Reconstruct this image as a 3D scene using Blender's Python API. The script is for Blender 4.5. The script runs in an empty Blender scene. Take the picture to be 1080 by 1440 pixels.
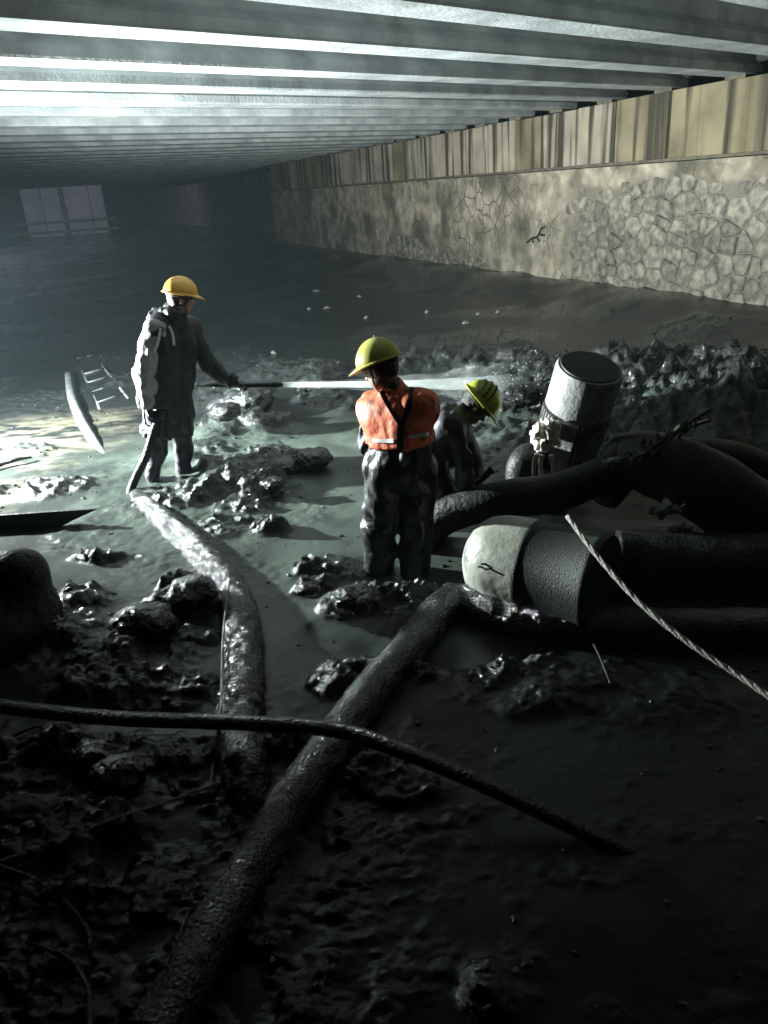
import bpy, math, random
import numpy as np
from mathutils import Vector, Matrix

random.seed(7)
rng = np.random.default_rng(7)
scene = bpy.context.scene
COL = scene.collection

# ------------------------------------------------------------------ camera
CAM_H, PITCH, ROLL, FPX = 2.30, 23.0, 4.0, 1080.0
p_, r_ = math.radians(PITCH), math.radians(ROLL)
C0 = np.array([0.0, 0.0, CAM_H])
FW = np.array([0, math.cos(p_), -math.sin(p_)])
up0 = np.array([0, math.sin(p_), math.cos(p_)]); rt0 = np.array([1.0, 0, 0])
RT = math.cos(r_) * rt0 - math.sin(r_) * up0
UP = math.cos(r_) * up0 + math.sin(r_) * rt0
cam_d = bpy.data.cameras.new('camera')
cam = bpy.data.objects.new('camera', cam_d); COL.objects.link(cam)
M = Matrix.Identity(4)
for i in range(3):
    M[i][0], M[i][1], M[i][2], M[i][3] = RT[i], UP[i], -FW[i], C0[i]
cam.matrix_world = M
cam_d.sensor_fit = 'HORIZONTAL'; cam_d.sensor_width = 36.0
cam_d.lens = 36.0 * FPX / 1080.0
cam_d.clip_start = 0.05; cam_d.clip_end = 400
scene.camera = cam

# ------------------------------------------------------------------ world, exposure
world = bpy.data.worlds.new('World'); scene.world = world; world.use_nodes = True
wn = world.node_tree.nodes; wl = world.node_tree.links; wn.clear()
sky = wn.new('ShaderNodeTexSky'); sky.sky_type = 'NISHITA'; sky.sun_disc = False
sky.sun_elevation = math.radians(-3.0); sky.sun_rotation = math.radians(200)
bg = wn.new('ShaderNodeBackground'); bg.inputs['Strength'].default_value = 0.02
wo = wn.new('ShaderNodeOutputWorld')
wl.new(sky.outputs[0], bg.inputs[0]); wl.new(bg.outputs[0], wo.inputs[0])
scene.view_settings.view_transform = 'Standard'; scene.view_settings.look = 'None'
scene.view_settings.exposure = 0.0; scene.view_settings.gamma = 1.0
scene.view_settings.use_curve_mapping = False
scene.render.engine = 'CYCLES'
scene.cycles.use_denoising = True
scene.cycles.use_adaptive_sampling = True; scene.cycles.adaptive_threshold = 0.03
scene.cycles.max_bounces = 6; scene.cycles.volume_bounces = 0
scene.cycles.sample_clamp_indirect = 4.0
scene.cycles.transparent_max_bounces = 12

LAMP = np.array([-5.0, 7.0, 1.42]); LAMP_AIM = np.array([2.2, 11.4, -0.5]); LAMP_W = 12500
FARLAMP_W = 3200

# ------------------------------------------------------------------ helpers
def ray(u, v):
    d = RT * (u - 540) / FPX + UP * (720 - v) / FPX + FW
    return d / np.linalg.norm(d)
def at(u, v, Y):                     # world point on the vertical plane y = Y
    d = ray(u, v); return C0 + d * (Y / d[1])
def gp(u, v, z=0.0):                 # world point on the level z
    d = ray(u, v); return C0 + d * ((z - C0[2]) / d[2])

def _h(ix, iy, iz, s):
    n = (ix.astype(np.int64) * 374761393 + iy.astype(np.int64) * 668265263 + iz.astype(np.int64) * 2147483647 + s * 974711) & 0xFFFFFFFF
    n = ((n ^ (n >> 13)) * 1274126177) & 0xFFFFFFFF
    n = ((n ^ (n >> 15)) * 2246822519) & 0xFFFFFFFF
    return ((n ^ (n >> 16)) & 0xFFFFFF) / 16777215.0
def vnoise(x, y, z=None, s=0):       # value noise, -1..1
    if z is None: z = np.zeros_like(x)
    ix, iy, iz = np.floor(x), np.floor(y), np.floor(z)
    fx, fy, fz = x - ix, y - iy, z - iz
    fx, fy, fz = [t * t * (3 - 2 * t) for t in (fx, fy, fz)]
    o = 0
    flat = np.all(z == 0)
    for dz in ((0,) if flat else (0, 1)):
        wz = (1.0 if flat else (fz if dz else 1 - fz))
        for dy in (0, 1):
            wy = fy if dy else 1 - fy
            for dx in (0, 1):
                wx = fx if dx else 1 - fx
                o = o + wx * wy * wz * _h(ix + dx, iy + dy, iz + dz, s)
    return o * 2 - 1
def fbm(x, y, z=None, oct=4, s=0, gain=0.5):
    a, o, n = 1.0, 0, 0
    for k in range(oct):
        f = 2.03 ** k
        o = o + a * vnoise(x * f, y * f, None if z is None else z * f, s + k); n += a; a *= gain
    return o / n
def worley(x, y, s=0):      # rounded chunks, 0..1
    ix, iy = np.floor(x), np.floor(y); z0 = np.zeros_like(x); best = np.zeros_like(x)
    for dy in (-1, 0, 1):
        for dx in (-1, 0, 1):
            cx, cy = ix + dx, iy + dy
            px = cx + _h(cx, cy, z0, s); py = cy + _h(cx, cy, z0, s + 1); r = .35 + .55 * _h(cx, cy, z0, s + 2)
            d = 1 - ((x - px) ** 2 + (y - py) ** 2) / (r * r)
            best = np.maximum(best, np.sqrt(np.maximum(d, 0)) * r)
    return best
def sstep(a, b, x):
    t = np.clip((x - a) / (b - a), 0, 1); return t * t * (3 - 2 * t)

def mesh_obj(name, verts, faces, mat, parent=None, smooth=True):
    me = bpy.data.meshes.new(name)
    me.from_pydata([tuple(v) for v in verts], [], [tuple(f) for f in faces])
    if smooth: me.polygons.foreach_set('use_smooth', [True] * len(me.polygons))
    me.materials.append(mat); me.update()
    o = bpy.data.objects.new(name, me); COL.objects.link(o)
    if parent is not None: o.parent = parent
    return o
def grid_mesh(name, V, nr, nc, mat, parent=None, smooth=True):   # V (nr*nc,3)
    i = np.arange(nr - 1)[:, None] * nc + np.arange(nc - 1)[None, :]
    q = np.stack([i, i + 1, i + nc + 1, i + nc], -1).reshape(-1, 4)
    return quad_mesh(name, V, q, mat, parent, smooth)
def quad_mesh(name, V, q, mat, parent=None, smooth=True):
    me = bpy.data.meshes.new(name); n = len(q)
    me.vertices.add(len(V)); me.vertices.foreach_set('co', np.asarray(V, np.float32).ravel())
    me.loops.add(n * 4); me.loops.foreach_set('vertex_index', np.asarray(q, np.int32).ravel())
    me.polygons.add(n); me.polygons.foreach_set('loop_start', np.arange(n, dtype=np.int32) * 4)
    me.polygons.foreach_set('loop_total', np.full(n, 4, np.int32))
    me.polygons.foreach_set('use_smooth', np.full(n, smooth, bool))
    me.materials.append(mat); me.update(calc_edges=True); me.validate()
    o = bpy.data.objects.new(name, me); COL.objects.link(o)
    if parent is not None: o.parent = parent
    return o
def thing(name, label, cat, group=None):
    o = bpy.data.objects.new(name, None); COL.objects.link(o)
    o['label'] = label; o['category'] = cat
    if group: o['group'] = group
    return o
def tag(o, label, cat, group=None):
    o['label'] = label; o['category'] = cat
    if group: o['group'] = group
    return o
def struct(o, label, cat='ground', kind='structure'):
    o['kind'] = kind; o['label'] = label; o['category'] = cat
    return o

def catmull(pts, n=12):
    pts = np.asarray(pts, float)
    P = np.vstack([2 * pts[0] - pts[1], pts, 2 * pts[-1] - pts[-2]])
    out = []
    for i in range(1, len(P) - 2):
        p0, p1, p2, p3 = P[i - 1], P[i], P[i + 1], P[i + 2]
        for t in np.linspace(0, 1, n, endpoint=False):
            out.append(0.5 * ((2 * p1) + (-p0 + p2) * t + (2 * p0 - 5 * p1 + 4 * p2 - p3) * t * t + (-p0 + 3 * p1 - 3 * p2 + p3) * t ** 3))
    out.append(P[-2]); return np.array(out)
def tube_data(path, rad, n=12, cap=True, flat=None, bump=0.0, bs=8.0, seed=0):
    """path (m,3); rad scalar or (m,). flat=(a,b) scales the two cross axes."""
    path = np.asarray(path, float); m = len(path)
    rad = np.broadcast_to(np.asarray(rad, float), (m,))
    T = np.gradient(path, axis=0); T /= np.linalg.norm(T, axis=1)[:, None] + 1e-12
    a = np.array([0, 0, 1.0]) if abs(T[0][2]) < 0.9 else np.array([1.0, 0, 0])
    N = np.zeros_like(path); N[0] = a - T[0] * (a @ T[0]); N[0] /= np.linalg.norm(N[0])
    for i in range(1, m):
        v = N[i - 1] - T[i] * (N[i - 1] @ T[i]); N[i] = v / np.linalg.norm(v)
    B = np.cross(T, N)
    th = np.linspace(0, 2 * np.pi, n, endpoint=False)
    fa, fb = flat or (1, 1)
    R = rad[:, None] * np.ones((1, n))
    if bump:
        X = path[:, None, :] + (np.cos(th)[None, :, None] * N[:, None, :] + np.sin(th)[None, :, None] * B[:, None, :]) * R[..., None]
        R = R * (1 + bump * fbm(X[..., 0] * bs, X[..., 1] * bs, X[..., 2] * bs + 3.3, 4, seed))
    V = path[:, None, :] + (fa * np.cos(th)[None, :, None] * N[:, None, :] + fb * np.sin(th)[None, :, None] * B[:, None, :]) * R[..., None]
    V = V.reshape(-1, 3).tolist(); F = []
    for i in range(m - 1):
        for j in range(n):
            k = (j + 1) % n
            F.append((i * n + j, i * n + k, (i + 1) * n + k, (i + 1) * n + j))
    if cap:
        F.append(tuple(range(n - 1, -1, -1))); F.append(tuple(range((m - 1) * n, m * n)))
    return V, F
def tube(name, pts, rad, mat, parent=None, n=12, sub=10, **kw):
    path = catmull(pts, sub) if sub > 1 else np.asarray(pts, float)
    if np.ndim(rad):
        rad = np.interp(np.linspace(0, 1, len(path)), np.linspace(0, 1, len(rad)), rad)
    V, F = tube_data(path, rad, n, **kw)
    return mesh_obj(name, V, F, mat, parent)
def frame(axis, hint=(0, 0, 1)):
    z = np.asarray(axis, float); z = z / np.linalg.norm(z)
    x = np.cross(hint, z)
    if np.linalg.norm(x) < 1e-4: x = np.cross((1, 0, 0), z)
    x /= np.linalg.norm(x); y = np.cross(z, x)
    return np.stack([x, y, z], 1)       # columns
def lathe(name, prof, org, R, mat, parent=None, n=40, smooth=True, noise=0.0):
    """prof list of (r, h) along local z."""
    V, F = [], []
    for (r, h) in prof:
        for j in range(n):
            a = 2 * math.pi * j / n
            V.append(np.asarray(org) + R @ np.array([r * math.cos(a), r * math.sin(a), h]))
    for i in range(len(prof) - 1):
        for j in range(n):
            k = (j + 1) % n
            F.append((i * n + j, i * n + k, (i + 1) * n + k, (i + 1) * n + j))
    F.append(tuple(range(n - 1, -1, -1))); F.append(tuple(range((len(prof) - 1) * n, len(prof) * n)))
    o = mesh_obj(name, V, F, mat, parent, False)
    if smooth:
        o.data.polygons.foreach_set('use_smooth', [True] * len(o.data.polygons))
        m_ = o.modifiers.new('edges', 'EDGE_SPLIT'); m_.split_angle = math.radians(35)
    return o
def box_data(org, R, c, s):
    V = []
    for dx in (-1, 1):
        for dy in (-1, 1):
            for dz in (-1, 1):
                V.append(np.asarray(org) + R @ np.array([c[0] + dx * s[0] / 2, c[1] + dy * s[1] / 2, c[2] + dz * s[2] / 2]))
    F = [(0, 1, 3, 2), (4, 6, 7, 5), (0, 4, 5, 1), (2, 3, 7, 6), (0, 2, 6, 4), (1, 5, 7, 3)]
    return V, F
I3 = np.eye(3)
def box(name, c, s, mat, parent=None, org=(0, 0, 0), R=I3, bevel=0.0):
    V, F = box_data(org, R, c, s)
    o = mesh_obj(name, V, F, mat, parent, False)
    if bevel:
        b = o.modifiers.new('bevel', 'BEVEL'); b.width = bevel; b.segments = 2
    return o
def join(parts):
    V, F = [], []
    for v, f in parts:
        n = len(V); V += list(v); F += [tuple(i + n for i in q) for q in f]
    return V, F

# ------------------------------------------------------------------ materials
def mat(name, col, rough=0.5, col2=None, scale=6.0, bump=0.0, bscale=40.0, metal=0.0, spec=0.5, detail=5.0,
        contrast=(0.35, 0.65), streak=None, rvar=0.0, stretch=None):
    m = bpy.data.materials.new(name); m.use_nodes = True
    N, L = m.node_tree.nodes, m.node_tree.links
    b = N['Principled BSDF']
    b.inputs['Roughness'].default_value = rough; b.inputs['Metallic'].default_value = metal
    b.inputs['Specular IOR Level'].default_value = spec
    b.inputs['Base Color'].default_value = (*col, 1)
    tc = N.new('ShaderNodeTexCoord')
    src = tc.outputs['Object']
    if stretch:
        mp = N.new('ShaderNodeMapping'); mp.inputs['Scale'].default_value = stretch
        L.new(src, mp.inputs[0]); src = mp.outputs[0]
    if col2 is not None:
        nz = N.new('ShaderNodeTexNoise'); nz.inputs['Scale'].default_value = scale; nz.inputs['Detail'].default_value = detail
        L.new(src, nz.inputs['Vector'])
        cr = N.new('ShaderNodeValToRGB')
        cr.color_ramp.elements[0].position, cr.color_ramp.elements[1].position = contrast
        cr.color_ramp.elements[0].color = (*col, 1); cr.color_ramp.elements[1].color = (*col2, 1)
        L.new(nz.outputs['Fac'], cr.inputs[0]); out = cr.outputs[0]
        if streak:
            mp2 = N.new('ShaderNodeMapping'); mp2.inputs['Scale'].default_value = streak[0]
            L.new(tc.outputs['Object'], mp2.inputs[0])
            n2 = N.new('ShaderNodeTexNoise'); n2.inputs['Scale'].default_value = 1.0; n2.inputs['Detail'].default_value = 4
            L.new(mp2.outputs[0], n2.inputs['Vector'])
            c2 = N.new('ShaderNodeValToRGB'); c2.color_ramp.elements[0].position, c2.color_ramp.elements[1].position = streak[2]
            L.new(n2.outputs['Fac'], c2.inputs[0])
            mx = N.new('ShaderNodeMixRGB'); mx.inputs[2].default_value = (*streak[1], 1)
            L.new(c2.outputs[0], mx.inputs[0]); L.new(out, mx.inputs[1]); out = mx.outputs[0]
        L.new(out, b.inputs['Base Color'])
        if rvar:
            mr = N.new('ShaderNodeMapRange'); mr.inputs[3].default_value = max(0.03, rough - rvar); mr.inputs[4].default_value = min(1, rough + rvar)
            mr.inputs[1].default_value = 0.3; mr.inputs[2].default_value = 0.7
            L.new(nz.outputs['Fac'], mr.inputs[0]); L.new(mr.outputs[0], b.inputs['Roughness'])
    if bump:
        nb = N.new('ShaderNodeTexNoise'); nb.inputs['Scale'].default_value = bscale; nb.inputs['Detail'].default_value = 6
        L.new(src, nb.inputs['Vector'])
        bp = N.new('ShaderNodeBump'); bp.inputs['Strength'].default_value = bump; bp.inputs['Distance'].default_value = 0.02
        L.new(nb.outputs['Fac'], bp.inputs['Height']); L.new(bp.outputs[0], b.inputs['Normal'])
    return m

def wet_film(m, w=.7, r=.07):
    b = m.node_tree.nodes['Principled BSDF']; L = m.node_tree.links
    b.inputs['Coat Weight'].default_value = w; b.inputs['Coat Roughness'].default_value = r; b.inputs['Coat IOR'].default_value = 1.4
    if b.inputs['Normal'].links: L.new(b.inputs['Normal'].links[0].from_socket, b.inputs['Coat Normal'])
def mud_material():
    m = bpy.data.materials.new('wet mud'); m.use_nodes = True
    N, L = m.node_tree.nodes, m.node_tree.links; b = N['Principled BSDF']
    at_ = N.new('ShaderNodeAttribute'); at_.attribute_name = 'clumpy'
    tc = N.new('ShaderNodeTexCoord')
    n1 = N.new('ShaderNodeTexNoise'); n1.inputs['Scale'].default_value = 2.2; n1.inputs['Detail'].default_value = 7
    n2 = N.new('ShaderNodeTexNoise'); n2.inputs['Scale'].default_value = 34; n2.inputs['Detail'].default_value = 6; n2.inputs['Roughness'].default_value = 0.65
    n3 = N.new('ShaderNodeTexNoise'); n3.inputs['Scale'].default_value = 9; n3.inputs['Detail'].default_value = 5
    for n in (n1, n2, n3): L.new(tc.outputs['Object'], n.inputs['Vector'])
    sl = N.new('ShaderNodeValToRGB')      # slurry colour
    sl.color_ramp.elements[0].position = 0.32; sl.color_ramp.elements[1].position = 0.7
    sl.color_ramp.elements[0].color = (0.030, 0.038, 0.032, 1); sl.color_ramp.elements[1].color = (0.088, 0.110, 0.092, 1)
    L.new(n1.outputs['Fac'], sl.inputs[0])
    cl = N.new('ShaderNodeValToRGB')      # clods
    cl.color_ramp.elements[0].position = 0.3; cl.color_ramp.elements[1].position = 0.75
    cl.color_ramp.elements[0].color = (0.004, 0.005, 0.005, 1); cl.color_ramp.elements[1].color = (0.018, 0.020, 0.019, 1)
    L.new(n3.outputs['Fac'], cl.inputs[0])
    as_ = N.new('ShaderNodeAttribute'); as_.attribute_name = 'slurry'
    ai_ = N.new('ShaderNodeAttribute'); ai_.attribute_name = 'silt'
    m0 = N.new('ShaderNodeMixRGB'); m0.inputs[1].default_value = (0.006, 0.007, 0.007, 1); L.new(as_.outputs['Fac'], m0.inputs[0]); L.new(sl.outputs[0], m0.inputs[2])
    m1 = N.new('ShaderNodeMixRGB'); m1.inputs[2].default_value = (0.10, 0.091, 0.066, 1); L.new(ai_.outputs['Fac'], m1.inputs[0]); L.new(m0.outputs[0], m1.inputs[1])
    mx = N.new('ShaderNodeMixRGB'); L.new(at_.outputs['Fac'], mx.inputs[0]); L.new(m1.outputs[0], mx.inputs[1]); L.new(cl.outputs[0], mx.inputs[2])
    L.new(mx.outputs[0], b.inputs['Base Color'])
    ro = N.new('ShaderNodeMapRange'); ro.inputs[3].default_value = 0.34; ro.inputs[4].default_value = 0.13
    L.new(at_.outputs['Fac'], ro.inputs[0]); L.new(ro.outputs[0], b.inputs['Roughness'])
    st = N.new('ShaderNodeMapRange'); st.inputs[3].default_value = 0.10; st.inputs[4].default_value = 0.9
    L.new(at_.outputs['Fac'], st.inputs[0])
    bp = N.new('ShaderNodeBump'); bp.inputs['Distance'].default_value = 0.03
    L.new(st.outputs[0], bp.inputs['Strength']); L.new(n2.outputs['Fac'], bp.inputs['Height'])
    L.new(bp.outputs[0], b.inputs['Normal'])
    return m

MUD = mud_material(); MUD.node_tree.nodes['Principled BSDF'].inputs['Specular IOR Level'].default_value = .3; wet_film(MUD, .0, .07)
MUD.node_tree.links.new([n for n in MUD.node_tree.nodes if n.type == 'ATTRIBUTE' and n.attribute_name == 'clumpy'][0].outputs['Fac'], MUD.node_tree.nodes['Principled BSDF'].inputs['Coat Weight'])
CLOD = mat('wet mud clod', (0.005, 0.006, 0.006), 0.13, (0.020, 0.023, 0.022), 9, 1.0, 46)
MUDHOSE = mat('mud coated hose', (0.006, 0.007, 0.007), 0.14, (0.022, 0.025, 0.024), 14, 1.0, 75, rvar=0.05)
wet_film(CLOD, .8, .06); wet_film(MUDHOSE, 1.0, .08)
RUBBER = mat('black rubber', (0.006, 0.006, 0.007), 0.5, (0.016, 0.017, 0.017), 10, 0.5, 34, spec=.3, streak=((5, 5, 5), (0.035, 0.037, 0.033), (.56, .72)))
CONC = mat('girder concrete', (0.24, 0.26, 0.262), 0.8, (0.40, 0.42, 0.42), 2.2, 0.4, 26, streak=((2.2, 2.2, 1.2), (0.17, 0.187, 0.18), (0.52, 0.78)), detail=8)
SLAB = mat('slab concrete', (0.28, 0.30, 0.305), 0.85, (0.37, 0.39, 0.395), 2.0, 0.2, 20)
PANEL = mat('panel concrete', (0.19, 0.16, 0.12), 0.85, (0.34, 0.285, 0.22), 1.3, 0.25, 25, streak=((4.6, 4.6, 0.20), (0.035, 0.028, 0.018), (0.50, 0.60)))
PANEL2 = mat('panel concrete brown', (0.11, 0.09, 0.052), 0.85, (0.22, 0.18, 0.11), 1.3, 0.25, 25, streak=((4.2, 4.2, 0.22), (0.035, 0.029, 0.018), (0.47, 0.62)))
RENDER = mat('old wall render', (0.15, 0.128, 0.092), 0.85, (0.36, 0.305, 0.235), 3.4, 0.9, 14, streak=((1.1, 1.1, 1.0), (0.075, 0.066, 0.045), (0.47, 0.66)), detail=9)
RECESS = mat('dark joint', (0.07, 0.062, 0.045), 0.9, (0.13, 0.11, 0.08), 6)

def wall_extras(m, exposed):
    N, L = m.node_tree.nodes, m.node_tree.links; b = N['Principled BSDF']
    src = b.inputs['Base Color'].links[0].from_socket
    tc = N.new('ShaderNodeTexCoord')
    if exposed:
        ae = N.new('ShaderNodeAttribute'); ae.attribute_name = 'exposed'
        mx = N.new('ShaderNodeMixRGB'); mx.inputs[2].default_value = (.13, .115, .088, 1)
        L.new(ae.outputs['Fac'], mx.inputs[0]); L.new(src, mx.inputs[1]); src = mx.outputs[0]
        vo = N.new('ShaderNodeTexVoronoi'); vo.feature = 'DISTANCE_TO_EDGE'; vo.inputs['Scale'].default_value = 2.9
        nw = N.new('ShaderNodeTexNoise'); nw.inputs['Scale'].default_value = 3; mv = N.new('ShaderNodeMixRGB'); mv.inputs[0].default_value = .12
        L.new(tc.outputs['Object'], nw.inputs['Vector']); L.new(tc.outputs['Object'], mv.inputs[1]); L.new(nw.outputs['Color'], mv.inputs[2]); L.new(mv.outputs[0], vo.inputs['Vector'])
        cr = N.new('ShaderNodeValToRGB'); cr.color_ramp.elements[0].position = 0.0; cr.color_ramp.elements[1].position = .045
        cr.color_ramp.elements[0].color = (1, 1, 1, 1); cr.color_ramp.elements[1].color = (0, 0, 0, 1)
        L.new(vo.outputs['Distance'], cr.inputs[0])
        nm = N.new('ShaderNodeTexNoise'); nm.inputs['Scale'].default_value = .55; nm.inputs['Detail'].default_value = 4; L.new(tc.outputs['Object'], nm.inputs['Vector'])
        rm = N.new('ShaderNodeMapRange'); rm.inputs[1].default_value = .45; rm.inputs[2].default_value = .58; L.new(nm.outputs['Fac'], rm.inputs[0])
        mu = N.new('ShaderNodeMath'); mu.operation = 'MULTIPLY'; L.new(cr.outputs[0], mu.inputs[0]); L.new(rm.outputs[0], mu.inputs[1])
        m3 = N.new('ShaderNodeMixRGB'); m3.inputs[2].default_value = (.10, .086, .06, 1); L.new(mu.outputs[0], m3.inputs[0]); L.new(src, m3.inputs[1]); src = m3.outputs[0]
        b2 = N.new('ShaderNodeBump'); b2.inputs['Strength'].default_value = .6; b2.inputs['Distance'].default_value = .05; b2.invert = True
        L.new(mu.outputs[0], b2.inputs['Height']); old = b.inputs['Normal'].links[0].from_node; L.new(b2.outputs[0], old.inputs['Normal'])
    # old flood line: darker damp band low on the wall
    sx = N.new('ShaderNodeSeparateXYZ'); L.new(tc.outputs['Object'], sx.inputs[0])
    nz = N.new('ShaderNodeTexNoise'); nz.inputs['Scale'].default_value = 1.2; nz.inputs['Detail'].default_value = 5; L.new(tc.outputs['Object'], nz.inputs['Vector'])
    ad = N.new('ShaderNodeMath'); ad.operation = 'MULTIPLY_ADD'; ad.inputs[1].default_value = -1.1; L.new(nz.outputs['Fac'], ad.inputs[0]); L.new(sx.outputs['Z'], ad.inputs[2])
    mr = N.new('ShaderNodeMapRange'); mr.inputs[1].default_value = .95; mr.inputs[2].default_value = .72; mr.inputs[3].default_value = 0; mr.inputs[4].default_value = .55
    L.new(ad.outputs[0], mr.inputs[0])
    m4 = N.new('ShaderNodeMixRGB'); m4.blend_type = 'MULTIPLY'; m4.inputs[2].default_value = (.52, .55, .54, 1); L.new(mr.outputs[0], m4.inputs[0]); L.new(src, m4.inputs[1])
    L.new(m4.outputs[0], b.inputs['Base Color'])
def stone_mat():
    m = mat('wall stone', (0.085, 0.077, 0.062), 0.75, (0.24, 0.21, 0.165), 8, 0.8, 26)
    N, L = m.node_tree.nodes, m.node_tree.links; b = N['Principled BSDF']
    oi = N.new('ShaderNodeObjectInfo'); hs = N.new('ShaderNodeHueSaturation')
    mr = N.new('ShaderNodeMapRange'); mr.inputs[3].default_value = 0.72; mr.inputs[4].default_value = 1.15
    L.new(oi.outputs['Random'], mr.inputs[0]); L.new(mr.outputs[0], hs.inputs['Value'])
    src = b.inputs['Base Color'].links[0].from_socket
    L.new(src, hs.inputs['Color']); L.new(hs.outputs[0], b.inputs['Base Color'])
    return m
STONE = stone_mat(); wall_extras(STONE, False); wall_extras(RENDER, True)

# ------------------------------------------------------------------ mud ground
class Blob: pass
BL = []
def blob(u, v, rx, ry, h, rug=0.6, ang=0.0, world_xy=None):
    g = gp(u, v) if world_xy is None else np.array([*world_xy, 0])
    BL.append((g[0], g[1], rx, ry, h, rug, ang))
# ridge of heaped clods behind the workers
for (u, v, rx, ry, h, g) in [
    (318, 560, .35, .30, .24, .9), (350, 575, .30, .30, .28, 1), (385, 530, .45, .35, .20, 1), (440, 535, .5, .4, .22, 1), (470, 570, .35, .3, .10, .9),
    (560, 525, .6, .5, .24, 1), (620, 520, .6, .5, .26, 1), (690, 525, .7, .5, .30, 1), (740, 540, .6, .6, .30, 1),
    (760, 575, .5, .5, .26, 1), (860, 545, .8, .7, .26, 1), (930, 560, .9, .7, .28, 1), (1010, 575, .9, .7, .30, 1), (1090, 600, .9, .7, .30, 1),
    (900, 600, .6, .5, .22, 1), (1000, 620, .6, .5, .25, 1), (700, 610, .4, .3, .06, .8),
    (345, 600, .34, .30, .16, 1), (330, 660, .36, .30, .15, 1), (345, 700, .34, .22, .11, 1), (310, 745, .28, .16, .08, 1), (300, 575, .3, .26, .15, 1), (380, 640, .26, .2, .09, 1), (350, 690, .3, .25, .09, .95), (300, 600, .3, .3, .12, .9), (370, 600, .3, .3, .14, 1), (330, 720, .25, .15, .07, .9), (255, 705, .50, .28, .14, .55), (310, 690, .3, .25, .12, .6), (290, 640, .35, .4, .10, .6), (320, 610, .3, .3, .10, .7),
    (415, 655, .17, .12, .16, 1), (385, 682, .12, .09, .09, 1), (380, 745, .13, .09, .11, 1), (440, 560, .3, .2, .08, 1),
    (470, 805, .28, .16, .07, 1), (505, 850, .22, .14, .09, 1), (440, 830, .12, .09, .06, 1), (560, 855, .2, .12, .08, 1), (600, 845, .2, .12, .06, 1),
    (150, 785, .28, .07, .06, 1), (190, 880, .30, .14, .07, 1), (260, 850, .28, .14, .11, .9), (262, 825, .16, .08, .08, .9), (250, 900, .3, .14, .08, 1),
    (180, 930, .4, .16, .08, 1), (240, 970, .3, .14, .08, 1), (150, 960, .3, .15, .08, 1), (60, 690, .5, .25, .05, .9), (20, 640, .5, .3, .05, .6),
    (110, 850, .3, .2, .07, .9), (60, 900, .4, .3, .10, 1), (150, 1070, .3, .14, .09, 1), (60, 1080, .3, .16, .09, 1), (280, 1060, .16, .12, .06, 1),
    (120, 1160, .3, .12, .07, .9), (40, 1200, .25, .12, .07, .9), (430, 1050, .14, .12, .06, 1), (90, 1290, .2, .1, .05, .9),
    (740, 965, .40, .16, .05, .8), (690, 950, .25, .12, .05, .8), (800, 985, .4, .18, .05, .8), (560, 1100, .25, .12, .05, .9), (900, 985, .5, .2, .06, .6),
    (460, 960, .14, .12, .05, 1), (500, 930, .18, .10, .04, .9), (560, 940, .18, .12, .03, .8),
    (700, 1390, .1, .12, .06, .9),
]: blob(u, v, rx, ry, h, g)
WALL_A = np.array([5.95, 11.30]); WDIR = np.array([-0.3647, 0.9311]); WN = np.array([-WDIR[1], WDIR[0]])   # WN points into the channel (to the left)
def _SLm(x, y): return sstep(10, 8, y)
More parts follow.
